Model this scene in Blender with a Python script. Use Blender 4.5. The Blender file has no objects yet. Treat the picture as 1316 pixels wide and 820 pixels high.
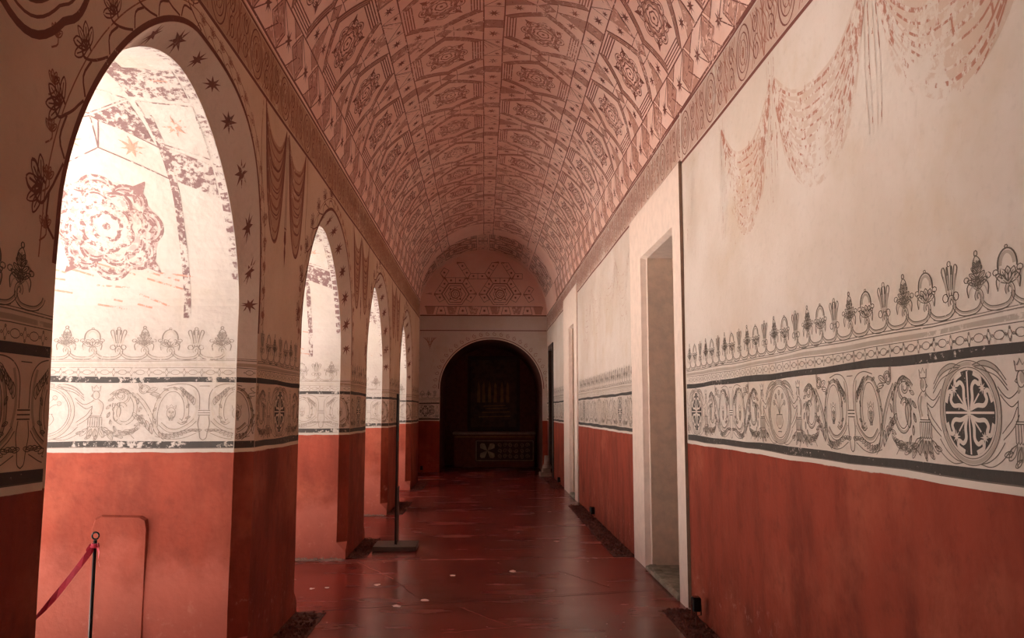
import bpy, math, random
import numpy as np
from mathutils import Matrix, Vector
random.seed(7); RNG = np.random.default_rng(7)
PI = math.pi
SC = bpy.context.scene; COL = SC.collection

# ------------------------------------------------------------------ camera
F = 1060.0; W, H = 1316, 820
VX, VY = 622.0, 528.0            # where the corridor direction (+Y) meets the picture
yv = Vector(((VX - W/2)/F, -(VY - H/2)/F, -1.0)).normalized()
zv = Vector((0, yv.z, -yv.y)).normalized()
if zv.y < 0: zv = -zv
xv = yv.cross(zv)
cam = bpy.data.cameras.new('camera'); co = bpy.data.objects.new('camera', cam); COL.objects.link(co)
R3 = Matrix((xv, yv, zv))
co.matrix_world = Matrix.Translation((0, 0, 1.6)) @ R3.to_4x4()
cam.sensor_width = 36; cam.sensor_fit = 'HORIZONTAL'; cam.lens = 36*F/W
cam.clip_start = 0.05; cam.clip_end = 300
SC.camera = co

# ------------------------------------------------------------------ light and exposure
SC.view_settings.view_transform = 'Standard'; SC.view_settings.look = 'None'
SC.view_settings.gamma = 1; SC.view_settings.use_curve_mapping = False
SC.view_settings.exposure = 0.50
wd = bpy.data.worlds.new('sky'); SC.world = wd; wd.use_nodes = True
bg = wd.node_tree.nodes['Background']; bg.inputs[0].default_value = (1.0, 0.97, 0.94, 1); bg.inputs[1].default_value = 0.9
sl = bpy.data.lights.new('sun', 'SUN'); sl.energy = 50.0; sl.angle = math.radians(1.5); sl.color = (1.0, 0.95, 0.89)
so = bpy.data.objects.new('sun', sl); COL.objects.link(so)
so.rotation_euler = Vector((-0.12, 0.62, -0.78)).to_track_quat('-Z', 'Y').to_euler()
SC.cycles.use_denoising = True
SC.cycles.max_bounces = 12; SC.cycles.diffuse_bounces = 7; SC.cycles.glossy_bounces = 4
SC.cycles.caustics_reflective = False
SC.cycles.sample_clamp_indirect = 8

# ------------------------------------------------------------------ sizes of the place
XL, XR = -1.5, 1.68              # corridor faces
CX, RV, ZS = 0.09, 1.59, 4.14    # barrel vault
YB, YE, YEND = -2.0, 19.1, 22.0  # behind the camera, end of arcade, end wall
CH = 0.10                        # chamfer of the arches
XO = -3.05                       # outer face of the arcade
K0 = 2                           # first two bays, unseen behind the camera, walled up to dim the near wall
ARCH = [(-3.54, 1.29), (0.33, 1.29), (4.205, 1.293), (8.07, 1.28), (11.87, 1.27), (16.0, 1.2)]
SPR = 2.28
BAND = dict(r0=1.335, k0=1.365, k1=1.405, k2=1.782, k3=1.818, bead=1.87, mold=1.925, crest=2.13)

# ------------------------------------------------------------------ material helpers
class NT:
    def __init__(s, name):
        s.m = bpy.data.materials.new(name); s.m.use_nodes = True
        s.t = s.m.node_tree; s.t.nodes.clear()
        s.out = s.t.nodes.new('ShaderNodeOutputMaterial'); s.b = s.t.nodes.new('ShaderNodeBsdfPrincipled')
        s.t.links.new(s.b.outputs[0], s.out.inputs[0])
        s.pos = s.t.nodes.new('ShaderNodeNewGeometry').outputs['Position']
    def link(s, a, b): s.t.links.new(a, b)
    def setin(s, sock, v):
        if hasattr(v, 'is_output') or isinstance(v, bpy.types.NodeSocket): s.link(v, sock)
        else:
            if isinstance(v, tuple) and len(v) == 3 and sock.type == 'RGBA': v = (*v, 1)
            sock.default_value = v
    def math(s, op, a, b=0.0, c=None, clamp=False):
        n = s.t.nodes.new('ShaderNodeMath'); n.operation = op; n.use_clamp = clamp
        s.setin(n.inputs[0], a); s.setin(n.inputs[1], b)
        if c is not None: s.setin(n.inputs[2], c)
        return n.outputs[0]
    def scale(s, v):
        n = s.t.nodes.new('ShaderNodeVectorMath'); n.operation = 'MULTIPLY'
        s.link(s.pos, n.inputs[0]); n.inputs[1].default_value = v; return n.outputs[0]
    def noise(s, sc, det=3.0, rough=0.55, vec=None, off=None):
        n = s.t.nodes.new('ShaderNodeTexNoise'); n.inputs['Scale'].default_value = sc
        n.inputs['Detail'].default_value = det; n.inputs['Roughness'].default_value = rough
        v = vec if vec is not None else s.pos
        if off:
            a = s.t.nodes.new('ShaderNodeVectorMath'); a.operation = 'ADD'; s.link(v, a.inputs[0]); a.inputs[1].default_value = off; v = a.outputs[0]
        s.link(v, n.inputs['Vector']); return n.outputs[0]
    def step(s, v, a, b):        # smooth 0..1 between a and b
        n = s.t.nodes.new('ShaderNodeMapRange'); n.interpolation_type = 'SMOOTHSTEP'
        s.setin(n.inputs[0], v); n.inputs[1].default_value = a; n.inputs[2].default_value = b; return n.outputs[0]
    def mix(s, f, a, b):
        n = s.t.nodes.new('ShaderNodeMix'); n.data_type = 'RGBA'
        s.setin(n.inputs[0], f); s.setin(n.inputs[6], a); s.setin(n.inputs[7], b); return n.outputs[2]
    def bump(s, h, dist=0.01, st=0.5):
        n = s.t.nodes.new('ShaderNodeBump'); n.inputs['Distance'].default_value = dist; n.inputs['Strength'].default_value = st
        s.link(h, n.inputs['Height']); s.link(n.outputs[0], s.b.inputs['Normal'])
    def z(s):
        n = s.t.nodes.new('ShaderNodeSeparateXYZ'); s.link(s.pos, n.inputs[0]); return n.outputs[2]
    def done(s, col, rough=0.85, spec=0.3):
        s.setin(s.b.inputs['Base Color'], col); s.setin(s.b.inputs['Roughness'], rough)
        s.b.inputs['Specular IOR Level'].default_value = spec; return s.m

CREAM = ((0.67, 0.585, 0.535), (0.60, 0.50, 0.43), (0.56, 0.43, 0.31))
PINK = ((0.90, 0.65, 0.57), (0.83, 0.54, 0.46), (0.80, 0.49, 0.38))
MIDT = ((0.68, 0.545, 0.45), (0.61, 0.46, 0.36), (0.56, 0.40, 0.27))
CREAM_SHADE = ((0.66, 0.47, 0.34), (0.58, 0.39, 0.27), (0.54, 0.34, 0.20))
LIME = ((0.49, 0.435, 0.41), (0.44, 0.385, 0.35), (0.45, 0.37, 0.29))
def plaster_color(t, pal):
    a, b, c = pal
    col = t.mix(t.step(t.noise(0.9, 5, 0.6), 0.35, 0.68), a, b)
    col = t.mix(t.math('MULTIPLY', t.step(t.noise(1.6, 5, 0.6, off=(3, 1, 9)), 0.52, 0.75), 0.55), col, c)
    col = t.mix(t.math('MULTIPLY', t.step(t.noise(22, 4, 0.6), 0.5, 0.8), 0.18), col, tuple(x*0.6 for x in b))
    return col
def dado_color(t):
    st = t.noise(3.5, 5, 0.6, vec=t.scale((1, 1, 0.35)))
    col = t.mix(t.step(st, 0.35, 0.7), (0.31, 0.052, 0.027), (0.19, 0.030, 0.015))
    col = t.mix(t.math('MULTIPLY', t.step(t.noise(1.3, 5, 0.65, off=(5, 2, 1)), 0.5, 0.72), 0.8), col, (0.40, 0.095, 0.052))
    col = t.mix(t.math('MULTIPLY', t.step(t.noise(6, 6, 0.7, off=(8, 3, 3)), 0.50, 0.72), 0.45), col, (0.14, 0.022, 0.012))
    low = t.step(t.math('ADD', t.z(), t.math('MULTIPLY', t.noise(2.5, 3), 0.5)), 0.75, 0.55)
    fl = t.math('MULTIPLY', t.step(t.noise(14, 6, 0.7, off=(1, 7, 2)), 0.56, 0.68), low)
    return t.mix(t.math('MULTIPLY', fl, 0.40), col, (0.55, 0.26, 0.20))
def walls(t, pal, dado=True):
    c = plaster_color(t, pal)
    if dado:
        e = t.math('ADD', t.z(), t.math('MULTIPLY', t.noise(7, 4, 0.6), 0.02))
        d = dado_color(t)
        if pal is LIME: d = t.mix(t.math('MULTIPLY_ADD', t.step(t.math('ADD', t.z(), t.math('MULTIPLY', t.noise(1.7, 6, 0.65, off=(9, 0, 0)), 1.1)), 1.40, 1.02), .42, .08), d, (0.66, 0.20, 0.15))   # lighter towards the floor: stronger light on the reveals put into the colour
        c = t.mix(t.step(e, BAND['r0']+0.014, BAND['r0']+0.008), c, d)
    return c
def plaster_bump(t):
    h = t.math('ADD', t.noise(2.2, 4, 0.6), t.math('MULTIPLY', t.noise(38, 5, 0.6), 0.10))
    t.bump(h, 0.035, 0.6)
def plaster(name, pal, dado=True):
    t = NT(name); m = t.done(walls(t, pal, dado), 0.8, 0.25); plaster_bump(t); return m
def ink(name, pal, col, strength, wear, wscale=30, dado=False, stretch=(1, 1, 1)):
    t = NT(name); base = walls(t, pal, dado)
    n = t.noise(wscale, 5, 0.7, vec=t.scale(stretch)); n2 = t.noise(1.5, 3, off=(4, 4, 4))
    s = t.math('ADD', n, t.math('MULTIPLY', t.math('SUBTRACT', n2, 0.5), 0.5))
    f = t.math('MULTIPLY', t.step(s, wear-0.05, wear+0.05), strength)
    m = t.done(t.mix(f, base, col), 0.8, 0.25); plaster_bump(t); return m

MAROON = (0.15, 0.024, 0.014); RUST = (0.29, 0.072, 0.038); GREY = (0.075, 0.055, 0.042)
M = {}
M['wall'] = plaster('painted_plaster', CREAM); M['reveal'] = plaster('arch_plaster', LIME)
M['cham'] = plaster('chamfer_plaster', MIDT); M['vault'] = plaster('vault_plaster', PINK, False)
M['lunette'] = plaster('end_plaster', CREAM)
M['k'] = ink('black_paint', CREAM, (0.022, 0.019, 0.018), 0.93, 0.30, 40)
M['kl'] = ink('black_paint_cracked', LIME, (0.035, 0.030, 0.030), 0.93, 0.40, 22)
M['g'] = ink('grey_line', CREAM, GREY, 0.86, 0.30, 25)
M['gw'] = ink('grey_wash', CREAM, (0.22, 0.17, 0.13), 0.50, 0.34, 14)
M['gl'] = ink('grey_line_pale', LIME, (0.16, 0.12, 0.10), 0.75, 0.38, 25)
M['glw'] = ink('grey_wash_pale', LIME, (0.40, 0.33, 0.27), 0.35, 0.38, 14)
M['w'] = ink('lime_white', CREAM, (0.66, 0.57, 0.51), 0.9, 0.2, 20)
M['m'] = ink('maroon_line', PINK, MAROON, 0.90, 0.36, 26)
M['mf'] = ink('maroon_fine', PINK, RUST, 0.85, 0.42, 22)
M['mw'] = ink('maroon_wash', PINK, (0.40, 0.15, 0.095), 0.65, 0.40, 18)
M['r'] = ink('red_line', CREAM, MAROON, 0.92, 0.28, 26)
M['rf'] = ink('red_fine', CREAM, RUST, 0.85, 0.36, 22)
M['rw'] = ink('red_wash', CREAM, (0.46, 0.22, 0.15), 0.50, 0.38, 12)
M['rx'] = ink('red_worn', CREAM, (0.36, 0.11, 0.06), 0.80, 0.562, 26, stretch=(1, 1, 0.55))
M['rxw'] = ink('red_worn_wash', CREAM, (0.45, 0.24, 0.14), 0.35, 0.50, 9)
M['lx'] = ink('maroon_flaked', LIME, (0.12, 0.040, 0.048), 0.80, 0.50, 24)
M['lxr'] = ink('rust_flaked', LIME, (0.45, 0.17, 0.10), 0.70, 0.49, 24)
M['lrose'] = ink('rose_maroon', LIME, (0.16, 0.050, 0.055), 0.78, 0.47, 30); M['lrw'] = ink('rose_wash', LIME, (0.30, 0.17, 0.17), 0.5, 0.49, 20)
M['ls'] = ink('star_maroon', MIDT, (0.17, 0.035, 0.02), 0.90, 0.34, 26)
def simple(name, col, rough=0.6, metal=0.0, var=0.0, spec=0.4, bumpy=0.0):
    t = NT(name)
    c = t.mix(t.step(t.noise(9, 5, 0.6), 0.35, 0.7), col, tuple(x*(1-var) for x in col)) if var else col
    m = t.done(c, rough, spec); t.b.inputs['Metallic'].default_value = metal
    if bumpy: t.bump(t.noise(30, 5, 0.6), bumpy, 0.6)
    return m
M['surround'] = simple('salmon_limewash', (0.78, 0.63, 0.55), 0.75, var=0.10, bumpy=0.006)
M['gap'] = simple('shadow_gap_brown', (0.15, 0.075, 0.045), 0.9, var=0.3)
M['jamb'] = simple('tan_plaster', (0.90, 0.70, 0.56), 0.85, var=0.15, bumpy=0.006)
M['sill'] = simple('grey_stone', (0.34, 0.31, 0.24), 0.8, var=0.45, bumpy=0.02)
M['black'] = simple('black_metal', (0.018, 0.015, 0.015), 0.45, 0.6)
M['bronze'] = simple('bronze_metal', (0.10, 0.070, 0.055), 0.42, 0.5, var=0.3)
M['rust'] = simple('rusty_red_paint', (0.16, 0.035, 0.022), 0.6, var=0.4)
M['lens'] = simple('lamp_glass', (0.03, 0.03, 0.03), 0.08)
M['tape'] = simple('pink_red_tape', (0.62, 0.05, 0.10), 0.35, var=0.35)
M['wood'] = simple('dark_wood', (0.050, 0.022, 0.013), 0.5, var=0.4, bumpy=0.004)
M['stone'] = simple('carved_stone', (0.36, 0.27, 0.22), 0.85, var=0.3, bumpy=0.01)
M['scoria'] = simple('red_scoria', (0.17, 0.060, 0.045), 0.95, var=0.6)
M['pale_gravel'] = simple('pale_gravel', (0.40, 0.27, 0.22), 0.95, var=0.5)
M['patio'] = simple('sunlit_paving', (0.78, 0.71, 0.65), 0.9, var=0.12)
M['facade'] = simple('facade_plaster', (0.55, 0.32, 0.24), 0.9, var=0.2)
M['gold'] = simple('ochre_paint', (0.30, 0.17, 0.07), 0.7, var=0.4)
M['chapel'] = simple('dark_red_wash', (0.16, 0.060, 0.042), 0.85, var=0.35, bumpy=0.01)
M['canvas'] = simple('dark_oil_canvas', (0.10, 0.060, 0.040), 0.6, var=0.6)
M['cream_fig'] = simple('cream_paint', (0.42, 0.33, 0.24), 0.8, var=0.4)

def floor_mat():
    t = NT('red_polished_floor'); st = t.scale((0.45, 1.6, 1))
    c = t.mix(t.step(t.noise(0.9, 4, 0.6), 0.30, 0.72), (0.20, 0.020, 0.014), (0.10, 0.012, 0.009))
    c = t.mix(t.math('MULTIPLY', t.step(t.noise(3.0, 5, 0.6, vec=st, off=(2, 8, 0)), 0.42, 0.80), 0.55), c, (0.27, 0.055, 0.042))
    c = t.mix(t.math('MULTIPLY', t.step(t.noise(60, 4, 0.7, off=(7, 1, 0)), 0.60, 0.80), 0.20), c, (0.40, 0.18, 0.14))
    r = t.math('ADD', 0.14, t.math('MULTIPLY', t.noise(2.2, 4, 0.55, vec=st, off=(5, 5, 0)), 0.22))
    m = t.done(c, r, 0.5)
    t.bump(t.math('ADD', t.noise(1.3, 2), t.math('MULTIPLY', t.noise(12, 2, 0.5, vec=st), 0.05)), 0.010, 0.4)
    return m
M['floor'] = floor_mat()
M['joint'] = simple('dark_joint', (0.035, 0.010, 0.008), 0.7)
M['chip'] = simple('white_chip', (0.70, 0.52, 0.46), 0.7)
M['scratch'] = simple('pale_scratch', (0.46, 0.17, 0.13), 0.6)

# ------------------------------------------------------------------ mesh builder
class B:
    def __init__(s): s.v = []; s.f = []; s.mi = []; s.mats = []; s.n = 0
    def mat(s, m):
        if m not in s.mats: s.mats.append(m)
        return s.mats.index(m)
    def add(s, verts, faces, m):
        verts = np.asarray(verts, float).reshape(-1, 3); k = s.mat(m)
        s.v.append(verts)
        for f in faces: s.f.append(tuple(int(i)+s.n for i in f)); s.mi.append(k)
        s.n += len(verts)
    def quad(s, a, b, c, d, m): s.add([a, b, c, d], [(0, 1, 2, 3)], m)
    def poly(s, pts, m): s.add(pts, [tuple(range(len(pts)))], m)
    def strip(s, A, Bp, m):
        A = np.asarray(A, float); Bp = np.asarray(Bp, float); n = len(A)
        s.add(np.concatenate([A, Bp]), [(i, i+1, n+i+1, n+i) for i in range(n-1)], m)
    def box(s, c, d, m, rz=0, bev=0):
        x, y, z = [q/2 for q in d]; vs = []
        ca, sa = math.cos(rz), math.sin(rz)
        if bev <= 0:
            for sx, sy, sz in [(-1,-1,-1),(1,-1,-1),(1,1,-1),(-1,1,-1),(-1,-1,1),(1,-1,1),(1,1,1),(-1,1,1)]:
                X, Y = sx*x, sy*y; vs.append((c[0]+X*ca-Y*sa, c[1]+X*sa+Y*ca, c[2]+sz*z))
            s.add(vs, [(0,3,2,1),(4,5,6,7),(0,1,5,4),(1,2,6,5),(2,3,7,6),(3,0,4,7)], m)
        else:                       # chamfered box: four rings of an octagon
            def ring(i, zz):
                a, b2 = x-i, y-i; o = []
                for X, Y in [(-a+bev,-b2),(a-bev,-b2),(a,-b2+bev),(a,b2-bev),(a-bev,b2),(-a+bev,b2),(-a,b2-bev),(-a,-b2+bev)]:
                    o.append((c[0]+X*ca-Y*sa, c[1]+X*sa+Y*ca, c[2]+zz))
                return o
            rs = [ring(bev*0.7, -z), ring(0, -z+bev), ring(0, z-bev), ring(bev*0.7, z)]
            fs = [tuple(range(7, -1, -1)), tuple(range(24, 32))]
            for k in range(3):
                for i in range(8): fs.append((k*8+i, k*8+(i+1) % 8, k*8+8+(i+1) % 8, k*8+8+i))
            s.add(sum(rs, []), fs, m)
    def tube(s, pts, r, m, n=10, caps=True):
        pts = [Vector(p) for p in pts]; rs = r if isinstance(r, (list, tuple)) else [r]*len(pts); vs = []
        for i, p in enumerate(pts):
            d = (pts[min(i+1, len(pts)-1)]-pts[max(i-1, 0)]).normalized()
            u = d.cross(Vector((0, 0, 1)) if abs(d.z) < 0.9 else Vector((1, 0, 0))).normalized(); w = d.cross(u)
            for k in range(n):
                a = 2*PI*k/n; vs.append(tuple(p+u*math.cos(a)*rs[i]+w*math.sin(a)*rs[i]))
        fs = [(i*n+k, i*n+(k+1) % n, (i+1)*n+(k+1) % n, (i+1)*n+k) for i in range(len(pts)-1) for k in range(n)]
        if caps: fs += [tuple(range(n-1, -1, -1)), tuple(range((len(pts)-1)*n, len(pts)*n))]
        s.add(vs, fs, m)
    def build(s, name, parent=None, kind=None, smooth=False, loc=None):
        me = bpy.data.meshes.new(name); V = np.concatenate(s.v)
        if loc is not None: V = V-np.array(loc)
        me.from_pydata(V.tolist(), [], s.f)
        for m in s.mats: me.materials.append(m)
        me.polygons.foreach_set('material_index', s.mi)
        if smooth: me.polygons.foreach_set('use_smooth', [True]*len(s.f))
        me.update(); o = bpy.data.objects.new(name, me); COL.objects.link(o)
        if parent is not None: o.parent = parent
        if loc is not None and parent is None: o.location = loc
        if kind: o['kind'] = kind
        return o
def thing(name, label, cat, loc, group=None):
    o = bpy.data.objects.new(name, None); COL.objects.link(o); o.location = loc; o.empty_display_size = 0.1
    o['label'] = label; o['category'] = cat
    if group: o['group'] = group
    return o
def tag(o, label, cat, group=None, kind=None):
    o['label'] = label; o['category'] = cat
    if group: o['group'] = group
    if kind: o['kind'] = kind
    return o

# ------------------------------------------------------------------ painting on surfaces
# a mapper turns arrays (u, v) into points and outward normals; strokes lie a hair above the plaster
LIFT = 0.00035
def cr(pts, k=6, closed=False):
    P = np.asarray(pts, float); n = len(P)
    if closed: P = np.concatenate([P[-1:], P, P[:2]])
    else: P = np.concatenate([[2*P[0]-P[1]], P, [2*P[-1]-P[-2]]])
    out = []; t = np.linspace(0, 1, k, endpoint=False)[:, None]
    for i in range(1, len(P)-2):
        a, b, c, d = P[i-1], P[i], P[i+1], P[i+2]
        out.append(0.5*((2*b)+(c-a)*t+(2*a-5*b+4*c-d)*t*t+(3*b-a-3*c+d)*t**3))
    out.append(P[-2:-1]); return np.concatenate(out)
def arc(cx, cy, rx, ry=None, a0=0, a1=2*PI, n=20):
    ry = rx if ry is None else ry
    t = np.linspace(a0, a1, n); return np.stack([cx+rx*np.cos(t), cy+ry*np.sin(t)], 1)
def subdiv(P, step):
    out = [P[0]]
    for a, b in zip(P[:-1], P[1:]):
        k = max(1, int(np.ceil(np.linalg.norm(b-a)/step)))
        for i in range(1, k+1): out.append(a+(b-a)*i/k)
    return np.array(out)
class Paint:
    c = 0       # successive strokes overlap like brushwork, each a hair above the last
    def __init__(s, b, mapper, tf=None, step=None): s.b = b; s.map = mapper; s.tf = tf; s.step = step
    def at(s, fn): 
        q = Paint(s.b, s.map, None, s.step); old = s.tf
        q.tf = (lambda P: old(fn(P))) if old else fn
        return q
    def put(s, P, lift):
        if s.tf: P = s.tf(P)
        X, N = s.map(P[:, 0], P[:, 1]); Paint.c = (Paint.c+1) % 80; return X+N*(LIFT*lift+Paint.c*4e-6)
    def line(s, P, w, m, lift=3, taper=False):
        P = np.asarray(P, float)
        if s.step: P = subdiv(P, s.step)
        if len(P) < 2: return
        T = np.gradient(P, axis=0); L = np.linalg.norm(T, axis=1)+1e-9; T /= L[:, None]
        Nn = np.stack([-T[:, 1], T[:, 0]], 1)
        ww = np.full(len(P), w/2.0)
        if taper: ww = ww*(0.25+0.75*np.sin(np.linspace(0, PI, len(P))))
        X = s.put(np.concatenate([P+Nn*ww[:, None], P-Nn*ww[:, None]]), lift); n = len(P)
        s.b.strip(X[:n], X[n:], m)
    def fill(s, P, m, lift=2):      # fan about the centroid
        P = np.asarray(P, float); c = P.mean(0); X = s.put(np.concatenate([P, [c]]), lift); n = len(P)
        s.b.add(X, [(i, (i+1) % n, n) for i in range(n)], m)
    def grid(s, q, m, lift=1, n=4, k=4):   # bilinear quad
        a, b, c, d = [np.array(x, float) for x in q]; P = []
        for j in range(k+1):
            for i in range(n+1):
                u, v = i/n, j/k; P.append(a*(1-u)*(1-v)+b*u*(1-v)+c*u*v+d*(1-u)*v)
        X = s.put(np.array(P), lift)
        s.b.add(X, [(j*(n+1)+i, j*(n+1)+i+1, (j+1)*(n+1)+i+1, (j+1)*(n+1)+i) for j in range(k) for i in range(n)], m)
    def hatch(s, q, n, w, m, lift=3, k=4):
        a, b, c, d = [np.array(x, float) for x in q]
        for i in range(n):
            t = (i+0.5)/n; p0 = a+(d-a)*t; p1 = b+(c-b)*t
            s.line(p0+(p1-p0)*np.linspace(0, 1, k)[:, None], w, m, lift)
    def outline(s, q, w, m, lift=4, step=0.12):
        q = [np.array(x, float) for x in q]
        for a, b in zip(q, q[1:]+q[:1]): s.line(subdiv(np.array([a, b]), step), w, m, lift)
    def star(s, c, r, m, rot=0.0, n=8, lift=3):
        P = []
        for i in range(2*n):
            rr = r*(random.uniform(0.8, 1.1) if i % 2 == 0 else 0.34); a = rot+PI*i/n
            P.append((c[0]+rr*math.cos(a), c[1]+rr*math.sin(a)))
        s.fill(P, m, lift)
    def band(s, P, w, line, wash, lw=0.0035):      # a modelled stem: wash with two outlines
        P = np.asarray(P, float); T = np.gradient(P, axis=0); T /= (np.linalg.norm(T, axis=1)+1e-9)[:, None]
        Nn = np.stack([-T[:, 1], T[:, 0]], 1)
        s.line(P+Nn*w*0.2, w*0.55, wash, 2); s.line(P+Nn*w/2, lw, line, 3); s.line(P-Nn*w/2, lw, line, 3)

# rosette of lobed petal rings (round, in local units radius 1)
def rosette(p, R, line, wash=None, lw=0.012, full=True, fleur=True):
    rings = ((0.92, 8, 0.20), (0.68, 8, 0.20), (0.46, 6, 0.20), (0.26, 5, 0.22)) if full else ((0.9, 8, 0.2), (0.6, 6, 0.22), (0.32, 5, 0.25))
    for k, (r, n, d) in enumerate(rings):
        t = np.linspace(0, 2*PI, n*8+1); rr = R*r*(1-d+d*np.abs(np.cos(n*t/2+k*0.7))**0.7)
        P = np.stack([rr*np.cos(t), rr*np.sin(t)], 1); p.line(P, lw, line)
        if full:
            p.line(P*0.90, lw*0.6, line)
            for i in range(n):            # short veins in every petal
                a = 2*PI*(i+0.5)/n-k*1.4/n; c, s = math.cos(a), math.sin(a)
                p.line([(R*r*0.72*c, R*r*0.72*s), (R*r*0.88*c, R*r*0.88*s)], lw*0.8, line)
                if k == 0:
                    a += PI/n; c, s = math.cos(a), math.sin(a)
                    p.line(np.array([(R*0.72*math.cos(a-.16), R*0.72*math.sin(a-.16)), (R*0.80*c, R*0.80*s), (R*0.72*math.cos(a+.16), R*0.72*math.sin(a+.16))]), lw*1.6, line)
    if wash: p.line(arc(0, 0, R*0.57, n=24), R*0.16, wash, 1)
    p.fill(arc(0, 0, R*0.07, n=8)[:-1], line)
    if fleur:
        for i in range(4):
            a = PI/4+i*PI/2; c, s = math.cos(a), math.sin(a)
            q = [(R*(0.86*c-0.12*s), R*(0.86*s+0.12*c)), (R*1.16*c, R*1.16*s), (R*(0.86*c+0.12*s), R*(0.86*s-0.12*c)), (R*0.8*c, R*0.8*s)]
            p.fill(q, line)

# ------------------------------------------------------------------ painted frieze
def scroll_spiral(cx, cy, r0, r1, a0, turns, n=26, sx=1):
    t = np.linspace(0, 1, n); a = a0+turns*2*PI*t; r = r0+(r1-r0)*t
    return np.stack([cx+sx*r*np.cos(a), cy+r*np.sin(a)], 1)
def leaf(p, x, y, L, a, m, w=0.003):
    c, s = math.cos(a), math.sin(a)
    def tr(P): P = np.array(P)*L; return np.stack([x+P[:, 0]*c-P[:, 1]*s, y+P[:, 0]*s+P[:, 1]*c], 1)
    p.line(tr(cr([(0, 0), (0.4, 0.2), (0.8, 0.16), (1, 0)], 3)), w, m); p.line(tr(cr([(0, 0), (0.4, -0.16), (0.8, -0.12), (1, 0)], 3)), w, m)
    p.line(tr([(0.1, 0), (0.8, 0.02)]), w*0.8, m)
def face(p, x, y, r, g, gw, crown=True):
    p.line(arc(x, y, r*0.72, r, n=14), 0.003, g); p.fill(arc(x, y-r*0.1, r*0.5, r*0.7, n=9)[:-1], gw, 1)
    for sx in (-1, 1):
        p.line(cr([(x+sx*r*0.5, y+r*0.22), (x+sx*r*0.3, y+r*0.3), (x+sx*r*0.12, y+r*0.18)], 2), 0.0035, g)
        p.fill(arc(x+sx*r*0.28, y+r*0.08, r*0.1, n=6)[:-1], g)
    p.line([(x, y+r*0.15), (x+r*0.06, y-r*0.2), (x-r*0.06, y-r*0.2)], 0.003, g)
    p.line(cr([(x-r*0.22, y-r*0.42), (x, y-r*0.48), (x+r*0.22, y-r*0.42)], 2), 0.0035, g)
    for k in range(5): p.line([(x+(k-2)*r*0.2, y-r*0.62), (x+(k-2)*r*0.13, y-r*1.35)], 0.0028, g)
    if crown: p.line([(x-r*.7, y+r*.75), (x-r*.8, y+r*1.4), (x-r*.35, y+r*1.05), (x, y+r*1.55), (x+r*.35, y+r*1.05), (x+r*.8, y+r*1.4), (x+r*.7, y+r*.75)], 0.003, g)
def cross_disc(p, R, k, w):
    p.fill(arc(0, 0, R, n=49)[:-1], k, 2)
    for i in range(4):
        a = i*PI/2; ca, sa = math.cos(a), math.sin(a)
        rot = lambda P: np.stack([np.array(P)[:, 0]*ca-np.array(P)[:, 1]*sa, np.array(P)[:, 0]*sa+np.array(P)[:, 1]*ca], 1)*R
        p.line(rot([(0.0, 0), (0.97, 0)]), 0.055*R, w, 3)
        for sy in (-1, 1):
            q = cr([(0.08, 0.09), (0.34, 0.17), (0.60, 0.17), (0.72, 0.30), (0.66, 0.46), (0.80, 0.50), (0.92, 0.24)], 4)
            q[:, 1] *= sy; p.line(rot(q), 0.105*R, w, 3)
        a += PI/4; ca, sa = math.cos(a), math.sin(a)
        rot2 = lambda P: np.stack([np.array(P)[:, 0]*ca-np.array(P)[:, 1]*sa, np.array(P)[:, 0]*sa+np.array(P)[:, 1]*ca], 1)*R
        p.line(rot2([(0.05, 0), (0.62, 0)]), 0.045*R, w, 3)
        cc = rot2([(0.80, 0)])[0]; p.star(cc, 0.17*R, w, rot=a)
def vase_disc(p, R, g, gw):
    p.line(arc(0, 0, R*0.98, n=36), 0.0035, g)
    p.line(cr([(-.25*R, -.1*R), (-.35*R, -.35*R), (-.15*R, -.6*R), (.15*R, -.6*R), (.35*R, -.35*R), (.25*R, -.1*R)], 4), 0.0035, g)
    p.line([(-.3*R, -.1*R), (.3*R, -.1*R)], 0.004, g); p.line([(-.2*R, -.75*R), (.2*R, -.75*R)], 0.004, g)
    for k in range(5): p.line([(-.2*R+k*.1*R, -.16*R), (-.16*R+k*.08*R, -.5*R)], 0.004, gw)
    for a in (0.5, 0.95, 1.57, 2.2, 2.65):
        x, y = 0.62*R*math.cos(a), 0.75*R*math.sin(a)
        p.line(cr([(0, -.1*R), (x*.4, y*.6), (x, y)], 3), 0.003, g); p.star((x, y), 0.13*R, gw, n=5)
        p.line(arc(x, y, .1*R, n=8), 0.0028, g)
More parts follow.
